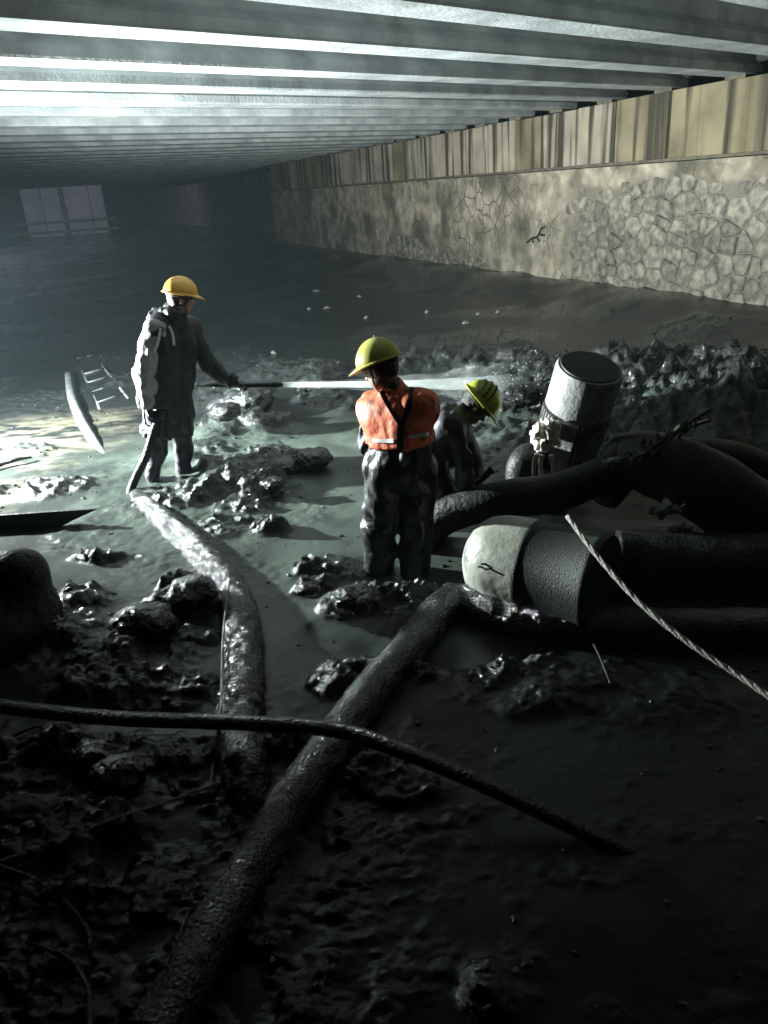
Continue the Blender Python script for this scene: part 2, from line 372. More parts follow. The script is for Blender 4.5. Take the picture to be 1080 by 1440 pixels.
def ground_h(x, y):
    shp = x.shape
    base = 0.010 * fbm(x * 1.1, y * 1.1, oct=3, s=3) + 0.004 * fbm(x * 5, y * 5, oct=3, s=9)
    H = np.zeros(shp); K = np.zeros(shp)
    wx = x + 0.10 * fbm(x * 2.5, y * 2.5, oct=2, s=21); wy = y + 0.10 * fbm(x * 2.5, y * 2.5, oct=2, s=31)
    for (bx, by, rx, ry, h, g, a) in BL:
        d2 = ((wx - bx) / rx) ** 2 + ((wy - by) / ry) ** 2
        w = np.exp(-d2 * 1.3)
        H += h * w * (1 - 0.25 * g); K = np.maximum(K, g * sstep(0.12, 0.5, w))
    bank = sstep(.4, 1.6, x + .3 * fbm(x, y, s=4)) * sstep(5.9, 6.8, y) * sstep(10.2, 8.4, y)
    K = np.maximum(K, bank); H += bank * (.10 + .05 * np.clip(x - 1, 0, 4))
    n1 = fbm(x * 5.5, y * 5.5, oct=4, s=5, gain=0.6)
    rid = np.abs(vnoise(x * 7 + n1, y * 7, s=15)) + .5 * np.abs(vnoise(x * 15, y * 15 + n1, s=16))
    K = np.clip(K * (0.75 + 0.9 * n1) , 0, 1)
    # stray lumpy patches away from the pools
    far = sstep(8.5, 11, y)
    patch = sstep(0.22 - .28 * far, 0.5 - .2 * far, fbm(x * 0.9, y * 0.9, oct=3, s=44)) * (0.35 + 0.75 * far)
    K = np.maximum(K, patch * 0.7)
    near = sstep(3.3, 2.2, y); K = np.maximum(K, near * (0.15 + .5 * sstep(.2, -.8, x)) * sstep(-.2, .3, n1))
    K = K * (1 - .75 * sstep(-.1, .6, x) * sstep(3.4, 2.6, y))
    wq = .35 * fbm(x * 6, y * 6, oct=2, s=91)
    ch1 = worley(x * 3.6 + wq, y * 3.6 - wq, 301); ch2 = worley(x * 8.5 - wq, y * 8.5 + wq, 311); ch3 = worley(x * 17 + wq, y * 17, 321); ch4 = worley(x * 33, y * 33 + wq, 331)
    H = H * (0.8 + 0.4 * n1) + K * (0.02 * n1 + (.055 * ch1 - .015) * sstep(.3, .9, K) + .040 * ch2 + .034 * ch3 + .016 * ch4 + 0.008 * fbm(x * 40, y * 40, oct=2, s=8))
    H += _SLm(x, y) * (.012 * np.maximum(0, ch3 - .45) * sstep(-.1, .4, n1) + .02 * np.maximum(0, ch2 - .6) * sstep(0, .4, n1))
    # berm along the abutment, wet bank to the left of the lamp
    dw = (x - WALL_A[0]) * WN[0] + (y - WALL_A[1]) * WN[1]
    H += 0.30 * sstep(2.0, 0.4, dw + 0.35 * fbm(x * .6, y * .6, s=55))
    H += 0.10 * sstep(-3.9, -6.0, x + 0.2 * n1) * sstep(12, 9, y)
    global _SL, _SI
    _SI = sstep(-2.6, -3.9, x + .5 * n1 - .25 * (y - 7)) * sstep(4.8, 5.8, y + .4 * n1) * sstep(9.5, 8.3, y) * sstep(-.35, .35, fbm(x * 3, y * 9, oct=4, s=77))
    _SL = sstep(8.6, 7.2, y + .5 * n1) * sstep(2.9, 3.9, y + .3 * n1) * (.15 + .85 * sstep(-3.0, -1.7, x + .4 * n1)) * (1 - sstep(.75, 1.15, x + .2 * n1) * sstep(6.3, 5.5, y))  # slurry pools; lamp side and foreground also darkened in colour for weaker light
    return base + H, K
nc = 620
geo = lambda a, b, n: a * (b / a) ** np.linspace(0, 1, n, endpoint=False)
yy = np.concatenate([[-6, -3, -1], geo(.5, 1.3, 50), geo(1.3, 11.5, 720), geo(11.5, 90, 130)]); nr = len(yy)
tt = np.linspace(-1, 1, nc); tt = 0.75 * tt + 0.25 * tt ** 3
X = (np.maximum(yy, 0.5)[:, None] * 0.85 + 3.0) * tt[None, :]; Y = np.repeat(yy[:, None], nc, 1)
Hh, Kk = ground_h(X, Y)
ground = grid_mesh('mud_ground', np.stack([X, Y, Hh], -1).reshape(-1, 3), nr, nc, MUD)
for nm_, ar_ in (('clumpy', Kk), ('slurry', _SL), ('silt', _SI)):
    a_ = ground.data.attributes.new(nm_, 'FLOAT', 'POINT'); a_.data.foreach_set('value', ar_.astype(np.float32).ravel())
struct(ground, 'black wet mud and grey slurry covering the channel bed', 'mud')
def gz(x, y):
    i = min(len(yy) - 1, max(0, int(np.searchsorted(yy, y)))); t = x / (max(yy[i], .5) * .85 + 3.0)
    return float(Hh[i, int(np.argmin(np.abs(tt - t)))])
def on(u, v, dz=0.0):
    g = gp(u, v); 
    for _ in range(3): g = gp(u, v, gz(g[0], g[1]))
    return g + np.array([0, 0, dz])

# crumbs of mud: too many to count
def ico():
    t = (1 + 5 ** .5) / 2
    V = np.array([(-1, t, 0), (1, t, 0), (-1, -t, 0), (1, -t, 0), (0, -1, t), (0, 1, t), (0, -1, -t), (0, 1, -t), (t, 0, -1), (t, 0, 1), (-t, 0, -1), (-t, 0, 1)]) / math.hypot(1, t)
    F = np.array([(0, 11, 5), (0, 5, 1), (0, 1, 7), (0, 7, 10), (0, 10, 11), (1, 5, 9), (5, 11, 4), (11, 10, 2), (10, 7, 6), (7, 1, 8), (3, 9, 4), (3, 4, 2), (3, 2, 6), (3, 6, 8), (3, 8, 9), (4, 9, 5), (2, 4, 11), (6, 2, 10), (8, 6, 7), (9, 8, 1)])
    return V, F
IV, IF = ico()
NCR = 110000
cx = rng.uniform(-4.5, 7, NCR); cy = np.exp(rng.uniform(math.log(1.4), math.log(13), NCR))
ch, ck = ground_h(cx[None], cy[None]); ch, ck = ch[0], ck[0]
keep = rng.random(NCR) < np.clip(ck - 0.25, 0, 1) * 0.5 + 0.02
cx, cy, ch = cx[keep], cy[keep], ch[keep]
n = len(cx); rr = 0.003 + 0.018 * rng.random(n) ** 5
Vc = IV[None] * (rr[:, None, None] * rng.uniform(0.45, 1.5, (n, 12, 1))) * np.array([1.3, 1.2, .7]) + np.stack([cx, cy, ch + rr * .25], -1)[:, None, :]
Fc = IF[None] + (np.arange(n) * 12)[:, None, None]
me = bpy.data.meshes.new('mud_crumbs'); me.from_pydata(Vc.reshape(-1, 3).tolist(), [], Fc.reshape(-1, 3).tolist()); me.materials.append(CLOD)
crumbs = bpy.data.objects.new('mud_crumbs', me); COL.objects.link(crumbs)
struct(crumbs, 'small wet crumbs of mud strewn over the heaps', 'mud', 'stuff')

# ------------------------------------------------------------------ abutment wall
def wp(s, z, off=0.0):
    q = WALL_A + WDIR * s + WN * off; return np.array([q[0], q[1], z])
S0, S1 = -9.0, 27.0
ZL, ZT = 2.31, 3.38
wall = thing('abutment_wall', 'long abutment wall of rubble stone with stained concrete panels above, right side of channel', 'wall')
ns, nz_ = 900, 64
ss = np.linspace(S0, S1, ns); zz = np.linspace(-0.4, ZL, nz_)
SS, ZZ = np.meshgrid(ss, zz)
def render_mask(s, z):     # 1 where old render still covers the stones
    e = 0.9 * fbm(s * 0.8, z * 0.8, oct=3, s=61)
    m = sstep(4.0, 5.4, s + 1.6 * e + (z - 1.2) * -0.5)
    m = m * (1 - sstep(0.95, 0.6, z + .5 * e) * sstep(8.0, 8.8, s + e) * sstep(14.5, 13.5, s + e))
    return np.maximum(m, sstep(1.95, 2.15, z + .2 * e) * sstep(-.5, .6, s + 2 * e))
RM = render_mask(SS, ZZ)
off = RM * 0.075 + 0.012 * fbm(SS * 3, ZZ * 3, oct=4, s=71) + 0.02 * fbm(SS * .7, ZZ * .7, oct=2, s=72)
P = WALL_A[None, None] + WDIR * SS[..., None] + WN * off[..., None]
rend = grid_mesh('mortar_render', np.concatenate([P, ZZ[..., None]], -1).reshape(-1, 3), nz_, ns, RENDER, wall)
_a = rend.data.attributes.new('exposed', 'FLOAT', 'POINT'); _a.data.foreach_set('value', (1 - RM).astype(np.float32).ravel())
# rubble stones: cells of a jittered point set, each a piece of its own
pts = []
z = 0.02; row = 0
while z < 2.3:
    s = -1.6 + random.random() * .2
    while s < 15:
        w = random.choice((.2, .26, .33, .42, .52)) * random.uniform(.85, 1.15)
        pts.append((s + w / 2, z + random.uniform(-.13, .13))); s += w
    z += random.uniform(.22, .34)
pts = np.array(pts)
def clip_poly(poly, a, b, c):      # keep a*x+b*y<=c
    o = []
    for i in range(len(poly)):
        p, q = poly[i], poly[(i + 1) % len(poly)]
        dp, dq = a * p[0] + b * p[1] - c, a * q[0] + b * q[1] - c
        if dp <= 0: o.append(p)
        if dp * dq < 0:
            t = dp / (dp - dq); o.append((p[0] + t * (q[0] - p[0]), p[1] + t * (q[1] - p[1])))
    return o
nst = 0
order = np.argsort(pts[:, 0])
for i in order:
    s, z = pts[i]
    if nst >= 296: break
    if render_mask(np.array([s]), np.array([z]))[0] > 0.6 and random.random() > .04: continue
    poly = [(s - .4, z - .35), (s + .4, z - .35), (s + .4, min(z + .35, 2.27)), (s - .4, min(z + .35, 2.27))]
    d = np.hypot(pts[:, 0] - s, pts[:, 1] - z)
    for j in np.argsort(d)[1:14]:
        a, b = pts[j] - pts[i]; mid = (pts[j] + pts[i]) / 2; l = math.hypot(a, b)
        poly = clip_poly(poly, a / l, b / l, (a * mid[0] + b * mid[1]) / l - 0.010)
    if len(poly) < 3: continue
    # round the corners a little
    q = []
    for k in range(len(poly)):
        p0, p1 = np.array(poly[k]), np.array(poly[(k + 1) % len(poly)])
        q += [p0 * .9 + p1 * .1 + rng.normal(0, .008, 2), p0 * .12 + p1 * .88]
    q = np.array(q); c = q.mean(0); dep = random.uniform(.015, .065)
    V = []; F = []; n = len(q)
    for k, (sc, dd) in enumerate(((1.0, -.03), (.965, dep * .7), (.84, dep))):
        for v in q:
            w = c + (v - c) * sc; V.append(wp(w[0], w[1], dd + random.uniform(-.006, .006)))
    V.append(wp(c[0], c[1], dep + random.uniform(-.005, .015)))
    for k in range(2):
        for j in range(n):
            F.append((k * n + j, (k + 1) * n + j, (k + 1) * n + (j + 1) % n, k * n + (j + 1) % n))
    for j in range(n): F.append((2 * n + j, 3 * n, 2 * n + (j + 1) % n))
    mesh_obj('stone', V, F, STONE, wall, True); nst += 1
# concrete panels above, with open joints over a dark backing
def wbox(name, s0, s1, z0, z1, o0, o1, m, parent):
    V = [wp(s, z, o) for s in (s0, s1) for z in (z0, z1) for o in (o0, o1)]
    F = [(0, 1, 3, 2), (4, 6, 7, 5), (0, 4, 5, 1), (2, 3, 7, 6), (0, 2, 6, 4), (1, 5, 7, 3)]
    return mesh_obj(name, V, F, m, parent, False)
wbox('backing', S0, S1, -0.4, ZT - .02, -0.9, -0.10, RECESS, wall)
ledge = wbox('ledge', S0, S1, ZL - .02, ZL + .035, -0.08, 0.10, RENDER, wall)
s = S0
while s < S1 - .3:
    w = random.choice((.85, 1.0, 1.15)) if s > 3 else random.choice((1.3, 1.7))
    e = min(s + w, S1)
    o = wbox('concrete_panel', s + .012, e - .012 - (0.05 if random.random() < .25 else 0), ZL + .085 + random.uniform(0, .02), ZT + random.uniform(-.015, .01), -0.098, 0.02 + random.uniform(-.01, .012), PANEL if s > 3.2 and random.random() > .25 else PANEL2, wall)
    b = o.modifiers.new('bevel', 'BEVEL'); b.width = .012; b.segments = 2
    s = e
# return of the wall into the dark beyond its far end
back = wbox('far_return', S1 + .002, S1 + 60, -0.4, ZT - .03, -3.2, -2.0, PANEL2, wall)

# ------------------------------------------------------------------ bridge deck
GZ = 3.43
GV = ray(1900, 165.0); GD = np.array([GV[0], GV[1]]); GD /= np.linalg.norm(GD)
deck = thing('bridge_deck', 'concrete bridge deck overhead with rows of parallel girders', 'bridge')
SOF = GZ + 0.62
V = [(-60, -14, SOF), (40, -14, SOF), (40, 100, SOF), (-60, 100, SOF), (-60, -14, SOF + .3), (40, -14, SOF + .3), (40, 100, SOF + .3), (-60, 100, SOF + .3)]
mesh_obj('deck_slab', V, [(0, 1, 2, 3), (7, 6, 5, 4), (0, 4, 5, 1), (1, 5, 6, 2), (2, 6, 7, 3), (3, 7, 4, 0)], SLAB, deck, False)
y_first = (lambda d: d[1] * (GZ - C0[2]) / d[2])(ray(540, 65)); y_2 = (lambda d: d[1] * (GZ - C0[2]) / d[2])(ray(540, 104))
STEP = 1.83
prof = [(-.20, 0), (.20, 0), (.215, .02), (.215, .10), (.10, .20), (.10, .56), (.26, SOF - GZ + .02), (-.26, SOF - GZ + .02), (-.10, .56), (-.10, .20), (-.215, .10), (-.215, .02)]
PN = np.array([-GD[1], GD[0]])
def girder(y0):
    # centre line passes x=0 at y0; runs from the wall bearing to the left
    # intersection with wall line (offset -0.35 behind the face)
    A = np.array([0, y0]); Wp = WALL_A - WN * 0.35
    m = np.array([[GD[0], -WDIR[0]], [GD[1], -WDIR[1]]]); t, sw = np.linalg.solve(m, Wp - A)
    e1 = A + GD * t; e0 = e1 - GD * 46
    V, F = [], []; n = len(prof); k = 24
    for i in range(k + 1):
        c = e0 + (e1 - e0) * i / k
        for (a, h) in prof: V.append((c[0] + PN[0] * a, c[1] + PN[1] * a, GZ + h))
    for i in range(k):
        for j in range(n): F.append((i * n + j, i * n + (j + 1) % n, (i + 1) * n + (j + 1) % n, (i + 1) * n + j))
    F.append(tuple(range(n - 1, -1, -1))); F.append(tuple(range(k * n, (k + 1) * n)))
    o = mesh_obj('girder', V, F, CONC, deck, False)
    pad = box('bearing_pad', (0, 0, 0), (.3, .34, GZ - ZT + .0), RECESS, o, org=np.array([*(e1 - GD * .22), (GZ + ZT) / 2 - .002]), R=frame((0, 0, 1), hint=(GD[0], GD[1], 0)))
for k in range(-5, 32): girder(y_first + STEP * k)

# ------------------------------------------------------------------ far end: lit wall under the next span
FAR_Y = 74.0
fa = at(36, 300, FAR_Y); fb = at(148, 290, FAR_Y)
far = thing('distant_wall', 'pale lit concrete wall far beyond the dark end of the bridge', 'wall')
PINK = mat('pale far concrete', (0.30, 0.265, 0.275), .8, (0.42, 0.37, 0.38), .5)
box('wall_face', ((fa[0] + fb[0]) / 2, FAR_Y, 1.5), (fb[0] - fa[0], .4, 5.0), PINK, far)
for xc in (.22, .5, .81): box('column', (fa[0] + (fb[0] - fa[0]) * xc, FAR_Y - .35, 1.6), (.35, .28, 4.6), RECESS if xc == .5 else PINK, far)
for zc in (.35, 1.15): box('rail', ((fa[0] + fb[0]) / 2, FAR_Y - .6, zc), (fb[0] - fa[0] + 2, .2, .22), RECESS, far)

def floodlight(name, pos, aim, watts, spot, blend, col, radius, label, stand=True):
    t = thing(name, label, 'lamp')
    d = np.asarray(aim) - pos; R = frame(d)
    housing = mat(name + ' housing', (0.02, 0.02, 0.022), .45, (0.05, 0.05, 0.05), 20)
    lathe('lamp_housing', [(.03, -.22), (.10, -.20), (.15, -.06), (.16, -.03), (.15, -.03), (.09, -.17), (.02, -.18)], pos, R, housing, t, 28)
    if stand:
        foot = np.array([pos[0], pos[1], gz(pos[0], pos[1])])
        b = pos - R[:, 2] * .14
        tube('stand_pole', [b, [foot[0] - R[0, 2] * .14, foot[1] - R[1, 2] * .14, .5]], .017, housing, t, sub=1)
        for a in (0.3, 2.4, 4.5):
            tube('leg', [[foot[0] - R[0, 2] * .14, foot[1] - R[1, 2] * .14, .62], [foot[0] + .5 * math.cos(a), foot[1] + .5 * math.sin(a), foot[2] - .05]], .012, housing, t, sub=1)
    ld = bpy.data.lights.new(name + '_light', 'SPOT'); ld.energy = watts; ld.spot_size = math.radians(spot); ld.spot_blend = blend
    ld.color = col; ld.shadow_soft_size = radius
    lo = bpy.data.objects.new(name + '_light', ld); COL.objects.link(lo)
    mm = Matrix.Identity(4); Q = frame(-d)
    for i in range(3):
        for j in range(3): mm[i][j] = Q[i, j]
        mm[i][3] = pos[i]
    lo.matrix_world = mm; lo.parent = t
floodlight('work_lamp', LAMP, LAMP_AIM, LAMP_W, 162, 0.9, (0.90, 1.0, 0.985), .06, 'black floodlight on tripod standing in the mud left of the workers')
fl = at(-40, 298, 50.0); fl[2] = 1.6
floodlight('distant_lamp', fl, np.array([(fa[0] + fb[0]) / 2, 74, 2.6]), FARLAMP_W, 120, .6, (0.72, 0.75, 1.0), .1, 'small dark lamp far off under the end of the bridge')

# ------------------------------------------------------------------ SDF bodies
def surface_nets(fn, lo, hi, h):
    lo, hi = np.asarray(lo), np.asarray(hi)
    n = np.ceil((hi - lo) / h).astype(int) + 1
    ax = [lo[i] + h * np.arange(n[i]) for i in range(3)]
    G = np.stack(np.meshgrid(*ax, indexing='ij'), -1)
    K = 4; Gc = G[::K, ::K, ::K]; Dc = fn(Gc.reshape(-1, 3)).reshape(Gc.shape[:3])
    D = Dc
    for i in range(3): D = np.repeat(D, K, axis=i)
    D = D[:n[0], :n[1], :n[2]]
    if D.shape != tuple(n): D = np.pad(D, [(0, n[i] - D.shape[i]) for i in range(3)], mode='edge')
    D = D.copy(); near = np.abs(D) < h * K * 1.9 + .02; D[near] = fn(G[near])
    acc = np.zeros(tuple(n - 1) + (3,)); cnt = np.zeros(tuple(n - 1))
    cs = [(i, j, k) for i in (0, 1) for j in (0, 1) for k in (0, 1)]
    sl = lambda c: tuple(slice(c[a], n[a] - 1 + c[a]) for a in range(3))
    for a in cs:
        for b in cs:
            if sum(abs(a[i] - b[i]) for i in range(3)) == 1 and a < b:
                da, db = D[sl(a)], D[sl(b)]
                x = (da < 0) != (db < 0)
                t = np.where(x, da / np.where(x, da - db, 1), 0)
                for i in range(3): acc[..., i] += np.where(x, a[i] + t * (b[i] - a[i]), 0)
                cnt += x
    act = cnt > 0
    idx = -np.ones(act.shape, int); idx[act] = np.arange(act.sum())
    ijk = np.argwhere(act)
    V = lo + h * (ijk + acc[act] / cnt[act][:, None])
    Q = []
    for a in range(3):
        b, c = (a + 1) % 3, (a + 2) % 3
        s0 = [slice(1, n[i] - 1) for i in range(3)]; s0[a] = slice(0, n[a] - 1)
        s1 = list(s0); s1[a] = slice(1, n[a])
        d0, d1 = D[tuple(s0)], D[tuple(s1)]
        x = np.argwhere((d0 < 0) != (d1 < 0))
        if not len(x): continue
        sg = (d0 < 0)[tuple(x.T)]
        base = x.copy()
        for i in range(3):
            if i != a: base[:, i] += 1
        def ci(db, dc):
            q = base.copy(); q[:, b] -= db; q[:, c] -= dc; return idx[tuple(q.T)]
        q = np.stack([ci(1, 1), ci(0, 1), ci(0, 0), ci(1, 0)], 1)
        q[~sg] = q[~sg][:, ::-1]; Q.append(q)
    return V, np.concatenate(Q)
def cone(P, a, b, ra, rb):
    a, b = np.asarray(a, float), np.asarray(b, float); ab = b - a
    t = np.clip(((P - a) @ ab) / (ab @ ab + 1e-12), 0, 1)
    return np.linalg.norm(P - (a + t[:, None] * ab), axis=1) - (ra + (rb - ra) * t)
def ell(P, c, R, rad):
    q = (P - np.asarray(c)) @ R / np.asarray(rad); k = np.linalg.norm(q, axis=1)
    return (k - 1) * min(rad)
def smin(a, b, k):
    h = np.clip(0.5 + 0.5 * (b - a) / k, 0, 1); return b + (a - b) * h - k * h * (1 - h)
def smins(L, k):
    o = L[0]
    for d in L[1:]: o = smin(o, d, k)
    return o
def sdf_obj(name, fn, pts, pad, h, m, parent):
    pts = np.asarray(pts); V, Q = surface_nets(fn, pts.min(0) - pad, pts.max(0) + pad, h)
    return quad_mesh(name, V, Q, m, parent, True)
def folds(P, amp, f=(9, 9, 4), s=0):
    return amp * .35 * vnoise(P[:, 0] * 24, P[:, 1] * 24, P[:, 2] * 17, s + 2) + amp * (1 - 2 * np.abs(vnoise(P[:, 0] * f[0] + 1.7 * vnoise(P[:, 0] * 3, P[:, 1] * 3, P[:, 2] * 3, s + 5), P[:, 1] * f[1], P[:, 2] * f[2], s)))

SKIN = mat('skin', (0.30, 0.17, 0.115), .5, (0.38, 0.22, 0.15), 20)
HAIR = mat('black hair', (0.01, 0.009, 0.008), .5, (0.02, 0.018, 0.016), 60, .5, 120)
EYE = mat('eye', (0.5, 0.48, 0.45), .2)
GLOVE = mat('dark wet glove', (0.012, 0.012, 0.014), .4, (0.03, 0.03, 0.032), 30, .3, 60)
NAVY = mat('black rubber waders', (0.006, 0.0065, 0.010), .42, (0.018, 0.019, 0.025), 7, .6, 16, rvar=.12, streak=((14, 14, 9), (0.05, 0.054, 0.048), (.62, .72)))
BOOT = mat('muddy boot', (0.010, 0.011, 0.011), .3, (0.035, 0.038, 0.036), 12, .6, 40)
REFL = mat('pale reflective strip', (0.62, 0.66, 0.62), .35, (0.75, 0.78, 0.74), 20)
STRAP = mat('black strap', (0.010, 0.009, 0.010), .6)

def head_frame(f, up=(0, 0, 1)):
    f = np.asarray(f, float); f /= np.linalg.norm(f)
    x = np.cross(f, up); x /= np.linalg.norm(x); u = np.cross(x, f)
    return np.stack([x, f, u], 1)     # right, forward, up
def helmet(par, c, R, m, strap=True):
    """hard hat on the head centre c with head axes R"""
    c = np.asarray(c) + R @ np.array([0, -.005, .045]); V, F = [], []; n, k = 40, 14
    for i in range(k + 1):
        ph = (math.pi / 2) * i / k
        for j in range(n):
            a = 2 * math.pi * j / n
            r = math.cos(ph); ridge = .010 * math.exp(-(math.cos(a) * r / .22) ** 2) * (i > 3)
            V.append(c + R @ np.array([.118 * r * math.cos(a), .142 * r * math.sin(a), .128 * math.sin(ph) + ridge]))
    for i in range(k):
        for j in range(n): F.append((i * n + j, i * n + (j + 1) % n, (i + 1) * n + (j + 1) % n, (i + 1) * n + j))
    o = mesh_obj('helmet', V, F, m, par)
    o.modifiers.new('thick', 'SOLIDIFY').thickness = .005
    V, F = [], []
    for i, (e, dz) in enumerate(((0.0, .008), (.5, .002), (1.0, -.006))):
        for j in range(n):
            a = 2 * math.pi * j / n; fr = max(0, math.sin(a)) ** 2
            w = .016 + .052 * fr
            V.append(c + R @ np.array([(.117 + w * e * (.8 + .2 * fr)) * math.cos(a), (.141 + w * e) * math.sin(a), dz - .018 * fr * e]))
    for i in range(2):
        for j in range(n): F.append((i * n + j, (i + 1) * n + j, (i + 1) * n + (j + 1) % n, i * n + (j + 1) % n))
    b = mesh_obj('brim', V, F, m, o); b.modifiers.new('thick', 'SOLIDIFY').thickness = .005
    ring = []
    for j in range(25):
        a = 2 * math.pi * j / 24
        ring.append(c + R @ np.array([.096 * math.cos(a), .115 * math.sin(a), -.012]))
    V, F = tube_data(np.array(ring), .012, 8, flat=(1.6, .5)); mesh_obj('headband', V, F, STRAP, o)
    if strap:
        for sx in (-1, 1):
            tube('chin_strap', [c + R @ np.array([sx * .10, .01, -.01]), c + R @ np.array([sx * .085, .03, -.10]), c + R @ np.array([sx * .02, .06, -.165])], .005, STRAP, o, n=6)
    return o

def person(name, label, J, coat_m, pants_m, glove_m, helm_m, hf, hup=(0, 0, 1), bulk=.03, coat_len=0.0, legs_bulk=.03, seed=0, curl=(), hood=0.0):
    """J joints -> one continuous body, clothes as children"""
    J = {k: np.asarray(v, float) for k, v in J.items()}
    t = thing(name, label, 'person', 'workers in the channel')
    HR = head_frame(hf, hup); hc = J['head']
    lat = J['shR'] - J['shL']; lat /= np.linalg.norm(lat)
    spine = J['neck'] - J['pel']; spine /= np.linalg.norm(spine)
    lat = lat - spine * (lat @ spine); lat /= np.linalg.norm(lat)
    chest = (J['shL'] + J['shR']) / 2 * .8 + J['pel'] * .2
    def torso(P, e):
        L = [cone(P, chest + lat * s * .075, J['pel'] + lat * s * .065, .115 + e, .105 + e) for s in (-1, 1)]
        L.append(cone(P, J['shL'] - spine * .02, J['shR'] - spine * .02, .068 + e, .068 + e))
        return smins(L, .06)
    def arms(P, e, w=0.0):
        L = []
        for s in 'LR':
            L.append(smin(cone(P, J['sh' + s], J['el' + s], .058 + e, .046 + e), cone(P, J['el' + s], J['wr' + s] , .045 + e, .030 + e + w), .02))
        return np.minimum(*L)
    def legs(P, e, w=0.0):
        L = []
        for s in 'LR':
            L.append(smin(cone(P, J['hip' + s], J['kn' + s], .088 + e, .062 + e), cone(P, J['kn' + s], J['an' + s], .060 + e, .042 + e + w), .03))
        return smin(smin(L[0], L[1], .03), ell(P, J['pel'], I3, (.15 + e, .13 + e, .13 + e)), .05)
    def skull(P):
        c = lambda x, y, z: hc + HR @ np.array([x, y, z])
        d = ell(P, c(0, -.012, .03), HR, (.076, .096, .105))
        d = smin(d, ell(P, c(0, .030, -.055), HR, (.058, .060, .062)), .03)
        d = smin(d, cone(P, c(0, .085, .012), c(0, .108, -.022), .010, .015), .015)       # nose
        d = smin(d, cone(P, c(-.028, .082, -.062), c(.028, .082, -.062), .009, .009), .01)  # lips
        d = smin(d, cone(P, c(-.05, .075, .035), c(.05, .075, .035), .010, .010), .015)    # brow
        for sx in (-1, 1):
            d = np.maximum(d, -ell(P, c(sx * .032, .094, .012), HR, (.018, .014, .012)))
            d = smin(d, ell(P, c(sx * .080, -.010, -.005), HR, (.010, .020, .032)), .008)
        return d
    def body(P):
        d = smin(torso(P, -.005), arms(P, -.006), .04)
        d = smin(d, legs(P, -.006), .04)
        d = smin(d, cone(P, J['neck'] - spine * .04, hc + HR @ np.array([0, -.02, -.07]), .062, .054), .03)
        return smin(d, skull(P), .02)
    allp = list(J.values())
    bd = sdf_obj('body', body, allp, .2, .0145, SKIN, t)
    head_top = [hc - .14, hc + .16]
    for sx in (-1, 1):
        lathe('eye', [(.001, -.010), (.008, -.006), (.011, 0), (.008, .006), (.001, .010)], hc + HR @ np.array([sx * .032, .082, .012]), HR, EYE, bd, 10)
    def hair(P):
        q = (P - hc) @ HR
        d = ell(P, hc + HR @ np.array([0, -.016, .03]), HR, (.084, .102, .112)) + .004 * vnoise(P[:, 0] * 60, P[:, 1] * 60, P[:, 2] * 60, 3)
        return np.maximum(d, np.maximum(q[:, 1] - .055 - q[:, 2] * .4, -q[:, 2] - .06 - (q[:, 1] < -.02) * .02))
    sdf_obj('hair', hair, head_top, .02, .011, HAIR, t)
    helmet(t, hc + HR @ np.array([0, 0, .01]), HR, helm_m)
    # coat
    hem = J['pel'] - spine * coat_len
    def coat(P):
        d = torso(P, bulk)
        if coat_len > 0: d = smin(d, smin(cone(P, J['pel'] + lat * .07, hem + lat * .09, .115 + bulk, .125 + bulk), cone(P, J['pel'] - lat * .07, hem - lat * .09, .115 + bulk, .125 + bulk), .05), .05)
        d = smin(d, arms(P, bulk * .75, .012), .022)
        d = smin(d, cone(P, J['neck'] - spine * .05, J['neck'] + spine * .02, .085 + hood, .078 + hood * .6), .04)
        d = d + folds(P, .020, (10, 10, 2.6), s=seed)
        d = np.maximum(d, (hem - P) @ spine - (.0 if coat_len > 0 else .06))
        for s in 'LR':
            w = J['wr' + s] - J['el' + s]; w /= np.linalg.norm(w)
            near = np.linalg.norm(P - J['wr' + s], axis=1) < .16
            d = np.where(near, np.maximum(d, (P - J['wr' + s]) @ w - .005), d)
        return d
    ct = sdf_obj('coat', coat, [J[k] for k in J if k[:2] in ('sh', 'el', 'wr', 'pe', 'ne')] + [hem], .22, .0125, coat_m, t)
    def pants(P):
        d = legs(P, legs_bulk, .006) + folds(P, .014, (7, 7, 6.5), seed + 3)
        return np.maximum(d, (P - J['pel']) @ spine - .12)
    sdf_obj('waders', pants, [J[k] for k in J if k[:2] in ('hi', 'kn', 'an', 'pe')], .24, .0125, pants_m, t)
    for s in 'LR':
        an = J['an' + s]; fd = J.get('ft' + s, an + np.array([0, .12, 0])) - an
        def boot(P, an=an, fd=fd, s=s):
            k = (J['kn' + s] - an) * .45
            d = smin(cone(P, an, an + k, .058, .070), cone(P, an + [0, 0, -.05], an + fd * .9 + [0, 0, -.06], .052, .046), .04)
            return np.maximum(d + .004 * vnoise(P[:, 0] * 20, P[:, 1] * 20, P[:, 2] * 20, 4), -(P[:, 2] - (an[2] - .10)))
        sdf_obj('boot', boot, [an, an + fd, an + (J['kn' + s] - an) * .45], .12, .012, BOOT, t)
        # gloved hand: palm, four fingers, thumb
        w = J['wr' + s]; hd = J['hd' + s] - w; L = np.linalg.norm(hd); hd /= L
        pn = np.asarray(J.get('pn' + s, np.array([0, -1.0, 0])), float); pn = pn - hd * (pn @ hd); pn /= np.linalg.norm(pn)   # palm-side normal
        sd = np.cross(hd, pn); cu = 1.15 if s in curl else .45
        segs = [(w - hd * .03, w + hd * .045, .030, .032), (w + hd * .045 + sd * .022, w + hd * .085 + sd * .026, .022, .018), (w + hd * .045 - sd * .022, w + hd * .085 - sd * .026, .022, .018)]
